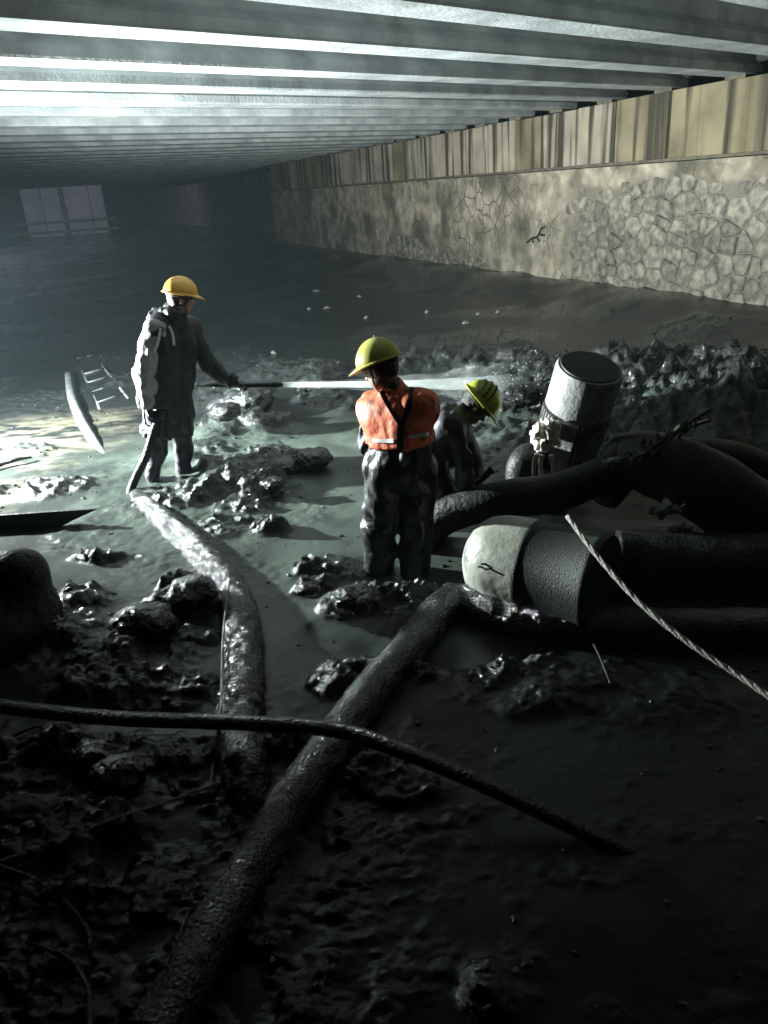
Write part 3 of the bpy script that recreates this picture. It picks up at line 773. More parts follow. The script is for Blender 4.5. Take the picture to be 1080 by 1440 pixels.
        for fi, (o_, ln) in enumerate(((-.033, .062), (-.011, .078), (.011, .085), (.033, .074))):
            p0 = w + hd * .088 + sd * o_; dirv = hd.copy(); a = 0
            for q in range(3):
                a += cu * (.5 if q == 0 else .9)
                dv = hd * math.cos(a) + pn * math.sin(a); p1 = p0 + dv * ln * (.42, .32, .26)[q]
                segs.append((p0, p1, .0115 - q * .001, .0105 - q * .001)); p0 = p1
        p0 = w + hd * .03 + sd * .036; p1 = p0 + (hd * .6 + sd * .6 + pn * .4) * .042; p2 = p1 + (hd * .8 + pn * (.8 if s in curl else .3) - sd * .1) * .032
        segs += [(p0, p1, .016, .013), (p1, p2, .013, .010)]
        def hand(P, segs=segs):
            d = cone(P, *segs[0])
            for q in segs[1:3]: d = smin(d, cone(P, *q), .015)
            for q in segs[3:]: d = smin(d, cone(P, *q), .004)
            return d
        sdf_obj('glove', hand, [q[0] for q in segs] + [q[1] for q in segs], .045, .006, glove_m, t)
    return t, dict(coat=coat, torso=torso, pants=pants, lat=lat, spine=spine, chest=chest, J=J)

def march(fn, u, v, off=0.004, t0=2.0, t1=9.0):
    d = ray(u, v); T = np.linspace(t0, t1, 1400)
    P = C0 + T[:, None] * d; D = fn(P)
    k = np.argmax(D < off)
    return P[k] if D[k] < off else None
def ribbon(name, uv, fn, width, m, parent, off=.006):
    pts = [march(fn, u, v, off) for (u, v) in uv]; pts = [q for q in pts if q is not None]
    path = catmull(pts, 6); V = []; F = []
    for i, q in enumerate(path):
        tn = path[min(i + 1, len(path) - 1)] - path[max(i - 1, 0)]; tn /= np.linalg.norm(tn)
        vw = q - C0; vw /= np.linalg.norm(vw); sd = np.cross(tn, vw); sd /= np.linalg.norm(sd)
        for a, b in ((-1, 0), (1, 0), (1, .01), (-1, .01)): V.append(q + sd * width / 2 * a - vw * .003 + vw * b)
    for i in range(len(path) - 1):
        for j in range(4): F.append((i * 4 + j, i * 4 + (j + 1) % 4, (i + 1) * 4 + (j + 1) % 4, (i + 1) * 4 + j))
    return mesh_obj(name, V, F, m, parent, False)

# ---- worker with the spray lance (left)
YA = 6.60
COATA = mat('grey wet raincoat', (0.009, 0.010, 0.013), .5, (0.022, 0.023, 0.027), 5, .6, 14)
HEL1 = mat('amber hard hat', (0.75, 0.42, 0.05), .35, (0.68, 0.37, 0.045), 8)
J1 = dict(head=at(254, 422, YA), neck=at(246, 441, YA), shL=at(268, 458, YA + .16), shR=at(222, 457, YA - .10), pel=at(238, 575, YA + .02),
          elR=at(205, 522, YA - .16), wrR=at(208, 574, YA - .18), hdR=at(214, 600, YA - .18),
          elL=at(292, 512, YA + .22), wrL=at(328, 540, YA + .23), hdL=at(352, 541, YA + .24), pnL=np.array([0, 0, -1.0]), pnR=np.array([1.0, 0, 0]),
          hipL=at(252, 583, YA + .08), hipR=at(224, 582, YA - .06), knL=at(258, 630, YA + .06), knR=at(222, 632, YA - .08),
          anL=at(257, 668, YA + .05), anR=at(214, 668, YA - .10), ftL=at(272, 672, YA + .02), ftR=at(232, 676, YA - .12))
w1, S1_ = person('person', 'worker in amber hard hat and dark raincoat spraying water with a lance', J1, COATA, NAVY, GLOVE, HEL1, hf=(.88, .42, -.25), bulk=.045, coat_len=.22, seed=1, curl='LR', hood=.025)
ribbon('reflective_strap', [(238, 458), (243, 470), (245, 486)], S1_['coat'], .022, REFL, w1)
ribbon('reflective_strap', [(226, 461), (223, 478), (217, 496)], S1_['coat'], .022, REFL, w1)

SLEEVE = mat('pale wet sleeve', (0.26, 0.27, 0.27), .4, (0.40, 0.41, 0.41), 9, .5, 20)
j1 = S1_['J']
def sleeve(P):
    d = smin(cone(P, j1['shR'] + [-.01, 0, -.03], j1['elR'], .120, .106), cone(P, j1['elR'], j1['wrR'], .102, .076), .02) + folds(P, .014, (12, 12, 8), 63)
    w = j1['wrR'] - j1['elR']; w = w / np.linalg.norm(w)
    return np.maximum(d, (P - j1['wrR']) @ w - .0)
sdf_obj('sleeve', sleeve, [j1['shR'], j1['elR'], j1['wrR']], .14, .0115, SLEEVE, w1)
def hood_(P): return smins([ell(P, at(222, 446, YA - .02), I3, (.10, .12, .075)), ell(P, at(238, 441, YA - .06), I3, (.11, .09, .06))], .05) + folds(P, .016, (16, 16, 12), 71)
sdf_obj('hood', hood_, [at(222, 446, YA), at(238, 441, YA)], .18, .0115, COATA, w1)

# ---- worker in the orange vest (centre)
YB = 4.42
HEL2 = mat('yellow hard hat', (0.62, 0.62, 0.10), .35, (0.70, 0.70, 0.16), 6)
COATB = mat('dark work jacket', (0.020, 0.022, 0.030), .55, (0.045, 0.048, 0.055), 8, .3, 25)
VEST = mat('orange vest', (0.95, 0.20, 0.08), .6, (0.16, 0.035, 0.015), 16, .4, 24, contrast=(.53, .70))
J2 = dict(head=at(536, 521, YB + .02), neck=at(553, 549, YB), shL=at(524, 572, YB + .13), shR=at(592, 568, YB - .12), pel=at(564, 650, YB - .02),
          elL=at(515, 622, YB + .16), wrL=at(530, 640, YB + .36), hdL=at(540, 645, YB + .44), pnL=np.array([0, 0, -1.0]),
          elR=at(600, 622, YB + .16), wrR=at(592, 650, YB + .34), hdR=at(590, 660, YB + .42), pnR=np.array([0, 0, -1.0]),
          hipL=at(542, 662, YB), hipR=at(586, 662, YB - .02), knL=at(534, 736, YB + .02), knR=at(586, 738, YB),
          anL=at(530, 806, YB + .03), anR=at(585, 818, YB - .05), ftL=at(522, 802, YB + .16), ftR=at(588, 812, YB + .10))
w2, S2_ = person('person', 'worker in orange vest and yellow hard hat seen from behind, crossed black braces', J2, COATB, NAVY, GLOVE, HEL2, hf=(-.80, .42, -.32), hup=(.1, 0, 1), bulk=.028, seed=11, legs_bulk=.052)
def vest(P):
    d = S2_['torso'](P, .046); j = S2_['J']
    d = smin(d, cone(P, j['neck'] - S2_['spine'] * .06, j['neck'], .09, .085), .04)
    d = np.maximum(d, ((at(560, 622, YB) - P) @ S2_['spine']))
    for s in 'LR':
        d = np.maximum(d, -cone(P, j['sh' + s] + (j['el' + s] - j['sh' + s]) * .45, j['el' + s], .085, .09))
    d = np.maximum(d, -cone(P, j['neck'], j['head'], .06, .06))
    return d + folds(P, .008, (9, 9, 6), 33)
j2 = S2_['J']
sdf_obj('safety_vest', vest, [j2['shL'], j2['shR'], j2['neck'], j2['pel']], .2, .011, VEST, w2)
fit2 = lambda P: np.minimum(vest(P), S2_['coat'](P))
fit2b = lambda P: np.minimum(fit2(P), S2_['pants'](P))
for k, uv in enumerate(([(536, 549), (545, 567), (556, 585), (565, 599)], [(580, 544), (577, 562), (571, 582), (565, 599)], [(565, 597), (564, 608), (563, 622), (562, 634)])):
    ribbon('brace', uv, fit2b, .030 if k < 2 else .036, STRAP, w2, off=.010)
ribbon('reflective_hem', [(523, 619), (533, 620), (545, 620), (553, 620)], fit2b, .022, REFL, w2, off=.009)
ribbon('reflective_hem', [(575, 614), (587, 613), (598, 611), (604, 610)], fit2b, .022, REFL, w2, off=.009)
# turned-down wader flap at the knee
kL = j2['knL']
tube('wader_flap', [kL + [-.10, 0, .0], kL + [-.07, -.09, -.01], kL + [.02, -.12, -.01], kL + [.09, -.06, 0]], .012, NAVY, w2, n=8, flat=(2.6, .7))

# ---- worker bending over behind (right of the vest)
YC = 4.97
HEL3 = mat('lime hard hat', (0.55, 0.62, 0.05), .35, (0.45, 0.52, 0.05), 8)
COATC = mat('charcoal jacket', (0.035, 0.037, 0.045), .6, (0.065, 0.068, 0.078), 8, .35, 22)
J3 = dict(head=at(668, 572, YC - .02), neck=at(648, 580, YC), shL=at(640, 588, YC + .17), shR=at(636, 594, YC - .17), pel=at(606, 640, YC),
          elR=at(650, 640, YC - .20), wrR=at(655, 690, YC - .16), hdR=at(664, 706, YC - .14), pnR=np.array([1.0, 0, 0]),
          elL=at(664, 636, YC + .18), wrL=at(672, 676, YC + .14), hdL=at(676, 692, YC + .12), pnL=np.array([1.0, 0, 0]),
          hipL=at(602, 648, YC + .09), hipR=at(602, 652, YC - .09), knL=at(628, 700, YC + .11), knR=at(628, 706, YC - .10),
          anL=at(612, 762, YC + .10), anR=at(610, 770, YC - .12), ftL=at(640, 768, YC + .10), ftR=at(640, 776, YC - .12))
w3, S3_ = person('person', 'worker in lime helmet and charcoal jacket bending down beside the pump', J3, COATC, NAVY, GLOVE, HEL3, hf=(.62, .0, -.78), hup=(.8, 0, .6), bulk=.032, seed=21, curl='LR')
for k in (-1, 0, 1):
    hc = J3['head']; HR = head_frame((.62, .0, -.78), (.8, 0, .6)); arc = []
    for a in np.linspace(-1.35, 1.35, 14):
        cc = hc + HR @ np.array([0, -.005, .055])
        yk = -.045 + k * .040; rr_ = math.sqrt(max(0, 1 - (yk / .142) ** 2))
        arc.append(cc + HR @ np.array([.122 * rr_ * math.sin(a), yk, .132 * rr_ * math.cos(a) + .004]))
    V, F = tube_data(np.array(arc), .007, 6, flat=(.5, 1.6)); mesh_obj('helmet_stripe', V, F, STRAP, w3)

# ------------------------------------------------------------------ lance, jet, hoses
LANCE_Y = 6.84
lance = thing('spray_lance', 'black spray lance held out by the worker in the raincoat', 'lance')
tube('lance_pipe', [at(262, 540, LANCE_Y + .03), at(300, 541, LANCE_Y), at(345, 542, LANCE_Y), at(385, 541, LANCE_Y)], .022, RUBBER, lance, n=14)
tube('nozzle', [at(383, 541, LANCE_Y), at(392, 541, LANCE_Y), at(398, 541, LANCE_Y)], [.027, .024, .014], RUBBER, lance, n=14)
jet_m = bpy.data.materials.new('water jet'); jet_m.use_nodes = True
N, L = jet_m.node_tree.nodes, jet_m.node_tree.links; b = N['Principled BSDF']
b.inputs['Base Color'].default_value = (.95, .98, .97, 1); b.inputs['Roughness'].default_value = .3
ntx = N.new('ShaderNodeTexNoise'); ntx.inputs['Scale'].default_value = 9; ntx.inputs['Detail'].default_value = 6
tr_ = N.new('ShaderNodeBsdfTranslucent'); tr_.inputs[0].default_value = (.95, .98, .97, 1)
tp_ = N.new('ShaderNodeBsdfTransparent'); ms_ = N.new('ShaderNodeMixShader'); ms2 = N.new('ShaderNodeMixShader'); ms2.inputs[0].default_value = .5
L.new(b.outputs[0], ms2.inputs[1]); L.new(tr_.outputs[0], ms2.inputs[2]); L.new(tp_.outputs[0], ms_.inputs[1]); L.new(ms2.outputs[0], ms_.inputs[2])
L.new(ms_.outputs[0], N['Material Output'].inputs['Surface'])
at2 = N.new('ShaderNodeAttribute'); at2.attribute_name = 'dense'; 
sb_ = N.new('ShaderNodeMapRange'); sb_.inputs[1].default_value = .3; sb_.inputs[2].default_value = .7; sb_.inputs[3].default_value = .45; sb_.inputs[4].default_value = 1.25
L.new(ntx.outputs['Fac'], sb_.inputs[0]); ml_ = N.new('ShaderNodeMath'); ml_.operation = 'MULTIPLY'; ml_.use_clamp = True
L.new(at2.outputs['Fac'], ml_.inputs[0]); L.new(sb_.outputs[0], ml_.inputs[1]); L.new(ml_.outputs[0], ms_.inputs[0])
j0 = at(397, 541, LANCE_Y); j1 = on(724, 556, .12)
ts = np.linspace(0, 1, 60); jp = j0 + (j1 - j0) * ts[:, None]; jp[:, 2] += .10 * ts * (1 - ts) * 0
V, F = tube_data(jp, .023 + .020 * ts + .06 * ts ** 3, 14, cap=False, bump=.10, bs=9)
jet = mesh_obj('water_jet', V, F, jet_m); tag(jet, 'white jet of water shooting from the lance past the orange vest', 'water jet')
a_ = jet.data.attributes.new('dense', 'FLOAT', 'POINT')
a_.data.foreach_set('value', np.repeat(np.clip(1.15 - 1.1 * ts ** 1.5, .08, 1), 14).astype(np.float32))
V, F = tube_data(jp, .03 + .05 * ts + .16 * ts ** 2.5, 14, cap=False, bump=.35, bs=6)
mist_m = jet_m.copy(); mist_m.name = 'spray mist'; mist = mesh_obj('spray_mist', V, F, mist_m, jet)
a2_ = mist.data.attributes.new('dense', 'FLOAT', 'POINT'); a2_.data.foreach_set('value', np.repeat(.02 + .13 * ts * np.clip((1 - ts) * 4, 0, 1), 14).astype(np.float32))
nd = 240; td = rng.random(nd) ** .6; rd = (.018 + .10 * td ** 2) * np.abs(rng.normal(0, 1, nd)); ad_ = rng.uniform(0, 6.283, nd)
pd_ = j0 + (j1 - j0) * td[:, None] + np.stack([0 * ad_, rd * np.cos(ad_), rd * np.sin(ad_)], -1)
sp = rng.random(nd) < .3; pd_[sp] = j1 + rng.normal(0, 1, (sp.sum(), 3)) * np.array([.22, .2, .10]); pd_[sp, 2] = j1[2] + np.abs(pd_[sp, 2] - j1[2])
rdp = rng.uniform(.0012, .0035, nd); Vd = IV[None] * rdp[:, None, None] * np.array([2.2, 1, 1]) + pd_[:, None, :]
Fd = IF[None] + (np.arange(nd) * 12)[:, None, None]
DROP = mat('spray drops', (.75, .8, .8), .15)
dro = mesh_obj('spray_droplets', Vd.reshape(-1, 3), Fd.reshape(-1, 3), DROP, jet); dro['kind'] = 'stuff'
hz = tube('supply_hose', [at(262, 545, LANCE_Y + .05), at(240, 575, LANCE_Y - .1), at(220, 598, YA - .17), at(206, 640, YA - .25), on(187, 688, .03), on(178, 700, -.08)], .037, RUBBER, n=16)
tag(hz, 'stiff black hose slanting from the raincoat worker down into the mud', 'hose')

def ground_path(uvs, rad, sink=.35):
    return [on(u, v) + np.array([0, 0, rad * (1 - 2 * sink)]) for (u, v) in uvs]
ha = tube('mud_hose', ground_path([(192, 700), (225, 730), (265, 765), (300, 800), (330, 845), (342, 900), (342, 960), (338, 1020), (345, 1080)], .09, .38) + [on(350, 1130, -.06), on(352, 1170, -.2)],
          [.06, .085, .10, .105, .108, .112, .112, .11, .105, .1, .1], MUDHOSE, n=40, sub=28, bump=.22, bs=20, seed=3)
tag(ha, 'thick mud-caked hose curving from the raincoat worker toward the lower left', 'hose')
hb = tube('mud_hose', ground_path([(215, 1480), (260, 1400), (310, 1310), (380, 1190), (450, 1080), (520, 985), (585, 910), (628, 858)], .075, .22) +
          ground_path([(655, 858), (700, 876), (790, 890), (900, 894), (1000, 896), (1120, 892)], .09, .2),
          [.085, .085, .085, .085, .09, .095, .10, .10, .105, .105, .105, .105, .105, .1], MUDHOSE, n=40, sub=26, bump=.15, bs=18, seed=5)
tag(hb, 'thick muddy hose folded at a sharp bend in front of the white drum', 'hose')
hc_ = tube('dark_cable_hose', [gp(-60, 985, .26), gp(40, 998, .26), gp(160, 1010, .26), gp(330, 1016, .26), gp(470, 1026, .25), gp(560, 1054, .22), gp(660, 1094, .16), gp(780, 1150, .07), gp(850, 1184, .01), gp(900, 1210, -.05), gp(960, 1240, -.12)],
           [.033] * 11, MUDHOSE, n=18, sub=14, bump=.05, bs=20)
tag(hc_, 'thin black hose stretched across the foreground over both thick hoses', 'hose')
ROPE = mat('pale muddy rope', (0.25, 0.24, 0.21), .6, (0.42, 0.40, 0.35), 40, .6, 90)
def twist_rope(name, pts, rad, label):
    path = catmull(pts, 14); parts = []
    for k in range(3):
        ph = np.linspace(0, len(path) * .55, len(path)) + k * 2.094
        T = np.gradient(path, axis=0); T /= np.linalg.norm(T, axis=1)[:, None]
        A = np.cross(T, (0, 0, 1.0)); A /= np.linalg.norm(A, axis=1)[:, None]; B = np.cross(T, A)
        parts.append(tube_data(path + (A * np.cos(ph)[:, None] + B * np.sin(ph)[:, None]) * rad * .5, rad * .62, 6))
    V, F = join(parts); return tag(mesh_obj(name, V, F, ROPE), label, 'rope')
twist_rope('rope', [gp(798, 726, .66), gp(840, 782, .60), gp(900, 848, .52), gp(970, 905, .46), gp(1040, 951, .42), gp(1110, 1000, .40)], .012, 'pale rope stretched tight from the pump to the right edge')
twist_rope('rope', [on(327, 842, .14), on(318, 930, .13), at(311, 1000, 2.9), at(302, 1060, 2.75), on(296, 1112, .01)], .005, 'thin cord hanging over the mud-caked hose on the left')
twist_rope('rope', [on(296, 1112, .02), on(230, 1135, .02), on(160, 1160, .03), on(90, 1190, .03), on(0, 1220, .03)], .006, 'muddy cord trailing away to the left across dark ground')

# ------------------------------------------------------------------ pump with motor
MOTOR = mat('grey motor paint', (0.17, 0.175, 0.165), .5, (0.31, 0.315, 0.30), 9, .3, 40, streak=((8, 8, 3), (0.09, 0.09, 0.075), (.52, .70)))
COWLTOP = mat('fan grille', (0.012, 0.013, 0.014), .6, (0.03, 0.03, 0.03), 20)
RUST = mat('rusty pump iron', (0.045, 0.028, 0.020), .6, (0.08, 0.055, 0.04), 12, .6, 40)
PLASTIC = mat('clear wrap plastic', (0.60, 0.54, 0.47), .25, (0.78, 0.72, 0.64), 14, .6, 30)
pump = thing('sludge_pump', 'tilted grey electric motor on a sludge pump beside the white drum', 'pump')
mb, mt = at(782, 668, 5.55), at(830, 517, 5.25)
ax = mt - mb; ML = np.linalg.norm(ax); MR = frame(ax, hint=(0, 1, 0)); rM = .215
body_o = lathe('motor_body', [(.001, 0), (rM * 1.18, 0), (rM * 1.18, .03), (rM * .93, .04), (rM * .93, ML * .70), (.001, ML * .70)], mb, MR, MOTOR, pump, 48)
cowl = lathe('fan_cowl', [(rM * 1.06, ML * .66), (rM * 1.10, ML * .665), (rM * 1.10, ML * .97), (rM * 1.04, ML), (rM * 1.0, ML * 1.002), (.001, ML * 1.004)], mb, MR, MOTOR, pump, 48)
lathe('fan_disc', [(.001, ML * 1.0), (rM * .97, ML * 1.003), (rM * .96, ML * 1.012), (rM * .5, ML * 1.022), (.001, ML * 1.026)], mb, MR, COWLTOP, cowl, 32)
fin = []
vw = C0 - mb; vl = MR.T @ vw; a_cam = math.atan2(vl[1], vl[0])
for k in range(44):
    a = 2 * math.pi * k / 44
    da = (a - a_cam + math.pi) % (2 * math.pi) - math.pi
    if -.55 < da < .30: continue          # smooth foot-plate side
    Rz = np.array([[math.cos(a), -math.sin(a), 0], [math.sin(a), math.cos(a), 0], [0, 0, 1]])
    fin.append(box_data(mb, MR @ Rz, (rM * 1.02, 0, ML * .35), (rM * .24, .007, ML * .58)))
V, F = join(fin); fo = mesh_obj('cooling_fins', V, F, MOTOR, pump, False); fo['kind'] = 'stuff'
a = a_cam - .12; Rz = np.array([[math.cos(a), -math.sin(a), 0], [math.sin(a), math.cos(a), 0], [0, 0, 1]])
box('foot_plate', (rM * .93, 0, ML * .34), (.06, rM * .78, ML * .58), MOTOR, pump, mb, MR @ Rz, .01)
# terminal box wrapped in plastic, on the lamp side
tb = at(768, 612, 5.14)
def wrap(P):
    d = smins([ell(P, tb, I3, (.115, .10, .11)), ell(P, tb + np.array([-.02, -.02, -.06]), I3, (.08, .08, .06)), ell(P, tb + np.array([.03, -.01, .06]), I3, (.07, .07, .05))], .04)
    return d + folds(P, .020, (22, 22, 14), 50) + folds(P, .008, (45, 45, 30), 51)
sdf_obj('wrapped_terminal_box', wrap, [tb - .1, tb + .1], .08, .007, PLASTIC, pump)
for k, (uv) in enumerate(([(762, 640), (760, 655), (764, 672)], [(755, 638), (751, 656), (750, 674)], [(775, 640), (778, 660), (776, 680)])):
    tube('loose_wrap', [at(u, v, 5.02 - .02 * k) for u, v in uv], [.020, .016, .011], PLASTIC, pump, n=8, bump=.3, bs=30)
lathe('pump_flange', [(.001, -.10), (.16, -.10), (.16, -.065), (.09, -.06), (.09, -.02), (.17, -.02), (.17, -.002), (.001, -.002)], mb, MR, RUST, pump, 36)
for k in range(8):
    aa = 2 * math.pi * k / 8 + .2
    lathe('bolt', [(.001, -.02), (.014, -.02), (.014, .02), (.001, .02)], mb + MR @ np.array([.145 * math.cos(aa), .145 * math.sin(aa), -.105]), MR, RUST, pump, 6, False)
tube('pump_column', [mb - MR[:, 2] * .08, at(772, 705, 5.35), at(768, 740, 5.25), at(764, 775, 5.2), at(760, 800, 5.2)], [.085, .075, .075, .08, .08], RUST, pump, n=20)
box('support_bar', (0, 0, 0), (1.5, .06, .05), RUBBER, pump, at(800, 672, 5.2), frame((0, -.2, 1), hint=(-.35, 1, .15)), .008)

# ------------------------------------------------------------------ float drum and the black hoses heaped round the pump
DRW = mat('white drum plastic', (0.30, 0.32, 0.26), .45, (0.50, 0.52, 0.45), 6, .25, 24, streak=((6, 6, 5), (0.10, 0.11, 0.085), (.54, .72)))
DRG = mat('dark green drum', (0.006, 0.011, 0.008), .55, (0.020, 0.034, 0.024), 10, .4, 30, stretch=(6, 6, 1))
drum = thing('float_drum', 'white-ended dark green float drum lying under the pump', 'drum')
dr = .275
dF = gp(748, 852); dF[2] = dr - .025                # centre of the seam between white end and dark body
dax = np.array([.80, -.60, 0.0]); dax /= np.linalg.norm(dax); DR = frame(dax)
W_PROF = [(.001, -.40), (dr * .30, -.392), (dr * .55, -.372), (dr * .75, -.335), (dr * .89, -.28), (dr * .97, -.20), (dr, -.11), (dr, -.002)]
lathe('drum_end', W_PROF + [(.001, -.002)], dF, DR, DRW, drum, 64)
lathe('drum_body', [(.001, .0), (dr * 1.015, .0), (dr * 1.022, .010), (dr * 1.015, .022), (dr * 1.002, .03), (dr * 1.002, .36), (dr * 1.02, .37), (dr * 1.02, .39), (dr * .98, .42), (.001, .42)], dF, DR, DRG, drum, 64)
for (u, v, l) in ((682, 793, .045), (676, 797, .03), (690, 800, .05)):
    d = ray(u, v)
    for tq in np.linspace(3, 6, 3000):
        pt = C0 + d * tq; loc = DR.T @ (pt - dF)
        if -.4 < loc[2] < -.003 and math.hypot(loc[0], loc[1]) < np.interp(loc[2], [q[1] for q in W_PROF], [q[0] for q in W_PROF]) + .001:
            box('mark', (0, 0, 0), (l, .006, .009), STRAP, drum, pt, frame((0, 0, 1), hint=(0, 1, -.2))); break
k1 = tube('black_hose', [at(596, 775, 4.75), at(612, 738, 4.75), at(650, 716, 4.72), at(715, 702, 4.66), at(790, 690, 4.72), at(870, 660, 4.8), at(950, 640, 4.95), at(1050, 650, 5.1), at(1130, 700, 5.2)],
          [.10, .115, .125, .13, .13, .12, .12, .12, .12], RUBBER, n=28, sub=14, bump=.05, bs=6)
tag(k1, 'thick black hose arching over the drum from behind the orange vest', 'hose')
k2 = tube('black_hose', [at(846, 700, 4.75), at(880, 650, 4.9), at(930, 655, 4.7), at(1000, 690, 4.5), at(1060, 730, 4.4), at(1150, 790, 4.3)], [.12, .18, .22, .24, .25, .25], RUBBER, n=32, sub=14, bump=.08, bs=4)
tag(k2, 'wide black rubber hose bulging at the right edge beside the pump', 'hose')
k3 = tube('black_hose', [at(860, 790, 4.15), at(920, 800, 4.1), at(1000, 800, 4.05), at(1110, 800, 4.0)], [.20, .22, .22, .22], RUBBER, n=28, sub=12, bump=.06, bs=5)
tag(k3, 'broad black hose lying right of the drum under the rope', 'hose')
tube('discharge_elbow', [at(742, 730, 5.3), at(734, 690, 5.3), at(735, 655, 5.3), at(750, 640, 5.32), at(775, 645, 5.36)], [.12, .12, .115, .10, .09], RUBBER, pump, n=24, sub=10, bump=.05, bs=8)
# tool held low by the bending worker
tl = thing('shovel', 'black handled shovel lying low behind the orange vest worker', 'shovel')
s0_, s1_ = at(688, 664, 4.95), at(600, 742, 4.85)
tube('shaft', [s0_, s0_ * .5 + s1_ * .5, s1_], .024, RUBBER, tl, n=12)
tube('grip', [s0_ * 1.0, s0_ + (s0_ - s1_) * .02, s0_ + (s0_ - s1_) * .05], [.024, .031, .03], RUBBER, tl, n=12)
bl = frame(s1_ - s0_, hint=(0, 0, 1)); V, F = [], []
for i in range(8):
    for j in range(7):
        a = (j - 3) / 3; w_ = .11 * (1 - (i / 7) ** 3 * .7)
        V.append(s1_ + bl @ np.array([a * w_, .03 * a * a - .01, .30 * i / 7]))
for i in range(7):
    for j in range(6): F.append((i * 7 + j, i * 7 + j + 1, (i + 1) * 7 + j + 1, (i + 1) * 7 + j))
o = mesh_obj('blade', V, F, MOTOR, tl); o.modifiers.new('thick', 'SOLIDIFY').thickness = .004

# withered branch with leaves hung on the hoses, plastic scraps
LEAF = mat('withered leaf', (0.035, 0.045, 0.015), .6, (0.07, 0.075, 0.03), 20)
TWIG = mat('twig bark', (0.03, 0.024, 0.015), .8, (0.05, 0.04, 0.026), 20)
br = thing('broken_branch', 'broken leafy branch lying across the black hoses at right', 'branch')
b0 = at(955, 606, 4.75)
for k, (uv) in enumerate(([(1000, 575), (960, 602), (920, 640), (900, 672)], [(960, 602), (932, 620), (900, 640), (870, 658)], [(962, 602), (945, 640), (938, 680)], [(1000, 590), (962, 606), (925, 655), (905, 700)])):
    pth = [at(u, v, 4.55 + .05 * k) for u, v in uv]
    tube('twig', pth, [.012, .009, .004], TWIG, br, n=7)
    pp = catmull(pth, 10)
    for q in range(14):
        c = pp[random.randrange(6, len(pp))] + rng.normal(0, .025, 3); R = frame(rng.normal(0, 1, 3)); l, w_ = random.uniform(.05, .09), random.uniform(.015, .028)
        V = [c, c + R @ np.array([w_, l * .4, .006]), c + R @ np.array([0, l, -.01]), c + R @ np.array([-w_, l * .4, .006]), c + R @ np.array([0, l * .45, -.006])]
        mesh_obj('leaf', V, [(0, 1, 4), (1, 2, 4), (2, 3, 4), (3, 0, 4)], LEAF, br)
def scrap(u, v, Y, r, m, label, s, cat='plastic'):
    c = at(u, v, Y)
    def fn(P): return np.abs(ell(P, c, I3, (r * 1.6, r * .8, r * .6)) + folds(P, r * .35, (14 / r * .1, 14 / r * .1, 10 / r * .1), s)) - .008
    return tag(sdf_obj('plastic_scrap', fn, [c - r * 1.4, c + r * 1.4], .02, max(.008, r * .12), m, None), label, cat)
CLOTH = mat('pale dirty cloth', (0.09, 0.095, 0.08), .6, (0.17, 0.175, 0.15), 10, .4, 40)
scrap(862, 650, 4.62, .045, CLOTH, 'pale crumpled plastic scrap right of the motor', 3)
scrap(935, 716, 4.3, .07, CLOTH, 'pale torn plastic hanging over the black hose at right', 8)
scrap(958, 746, 4.2, .05, CLOTH, 'crumpled pale plastic below the torn sheet on the black hose', 9)
scrap(990, 836, 3.95, .022, CLOTH, 'tiny pale plastic scrap on the broad hose right of the rope', 12)

# ------------------------------------------------------------------ left side: pipe stub, ladder, board, stick, post
GREYP = mat('pale plastic pipe', (0.04, 0.044, 0.043), .5, (0.085, 0.092, 0.088), 8, .5, 30)
po = tube('plastic_pipe', [on(97, 528, .015), on(102, 560, .012), on(115, 592, .005), on(132, 620, -.015), on(155, 648, -.08)], [.06, .062, .062, .06, .05], GREYP, n=20)
tag(po, 'pale curved pipe end sticking out of the slurry behind the raincoat worker', 'pipe')
LADM = mat('muddy ladder', (0.035, 0.037, 0.036), .4, (0.08, 0.085, 0.08), 12, .3, 30)
ld = thing('ladder', 'ladder sunk in the slurry behind the raincoat worker', 'ladder')
LA, LB, LC, LD = on(106, 500), on(140, 575), on(130, 495), on(180, 560)
for (a, b) in ((LA, LB), (LC, LD)): tube('rail', [a + [0, 0, -.012], b + [0, 0, -.012]], .02, LADM, ld, sub=1)
for k in range(6):
    t = (k + .5) / 6; a = LA + (LB - LA) * t; b = LC + (LD - LC) * t
    tube('rung', [a + [0, 0, -.004], b + [0, 0, -.004]], .017, LADM, ld, sub=1)
WOODD = mat('black soaked timber', (0.012, 0.011, 0.011), .45, (0.03, 0.028, 0.026), 12, .5, 30)
ba, bb = on(-120, 752), on(66, 742); bd_ = (bb - ba) / np.linalg.norm(bb - ba); bn_ = np.array([-bd_[1], bd_[0], 0]) * .03
zup = np.array([0, 0, 1.0])
brd = np.array([ba - zup * .05, bb - zup * .05, bb + bd_ * .22 + zup * .05, bb + bd_ * .44 + zup * .135, bb + zup * .13, ba + zup * .11])
V = [*brd, *(brd + bn_)]; n = len(brd); F = [tuple(range(n)), tuple(range(2 * n - 1, n - 1, -1))] + [(j, n + j, n + (j + 1) % n, (j + 1) % n) for j in range(n)]
tag(mesh_obj('broken_board', V, F, WOODD, None, False), 'black pointed board standing on edge in the slurry at the left edge', 'board')
tag(tube('stick', [on(-40, 672, .03), on(0, 660, .05), on(25, 654, .06), on(46, 648, .04)], [.03, .028, .022, .012], WOODD, n=9, bump=.2, bs=20), 'short dark stick poking in at the left edge above the board', 'stick')
def hump(P):
    c = on(15, 900)
    return smins([cone(P, c + [-.05, .2, -.1], at(26, 812, c[1] + .2), .26, .17), ell(P, c + np.array([-.15, .1, .0]), I3, (.35, .4, .28))], .1) + .02 * fbm(P[:, 0] * 8, P[:, 1] * 8, P[:, 2] * 8, 3, 4)
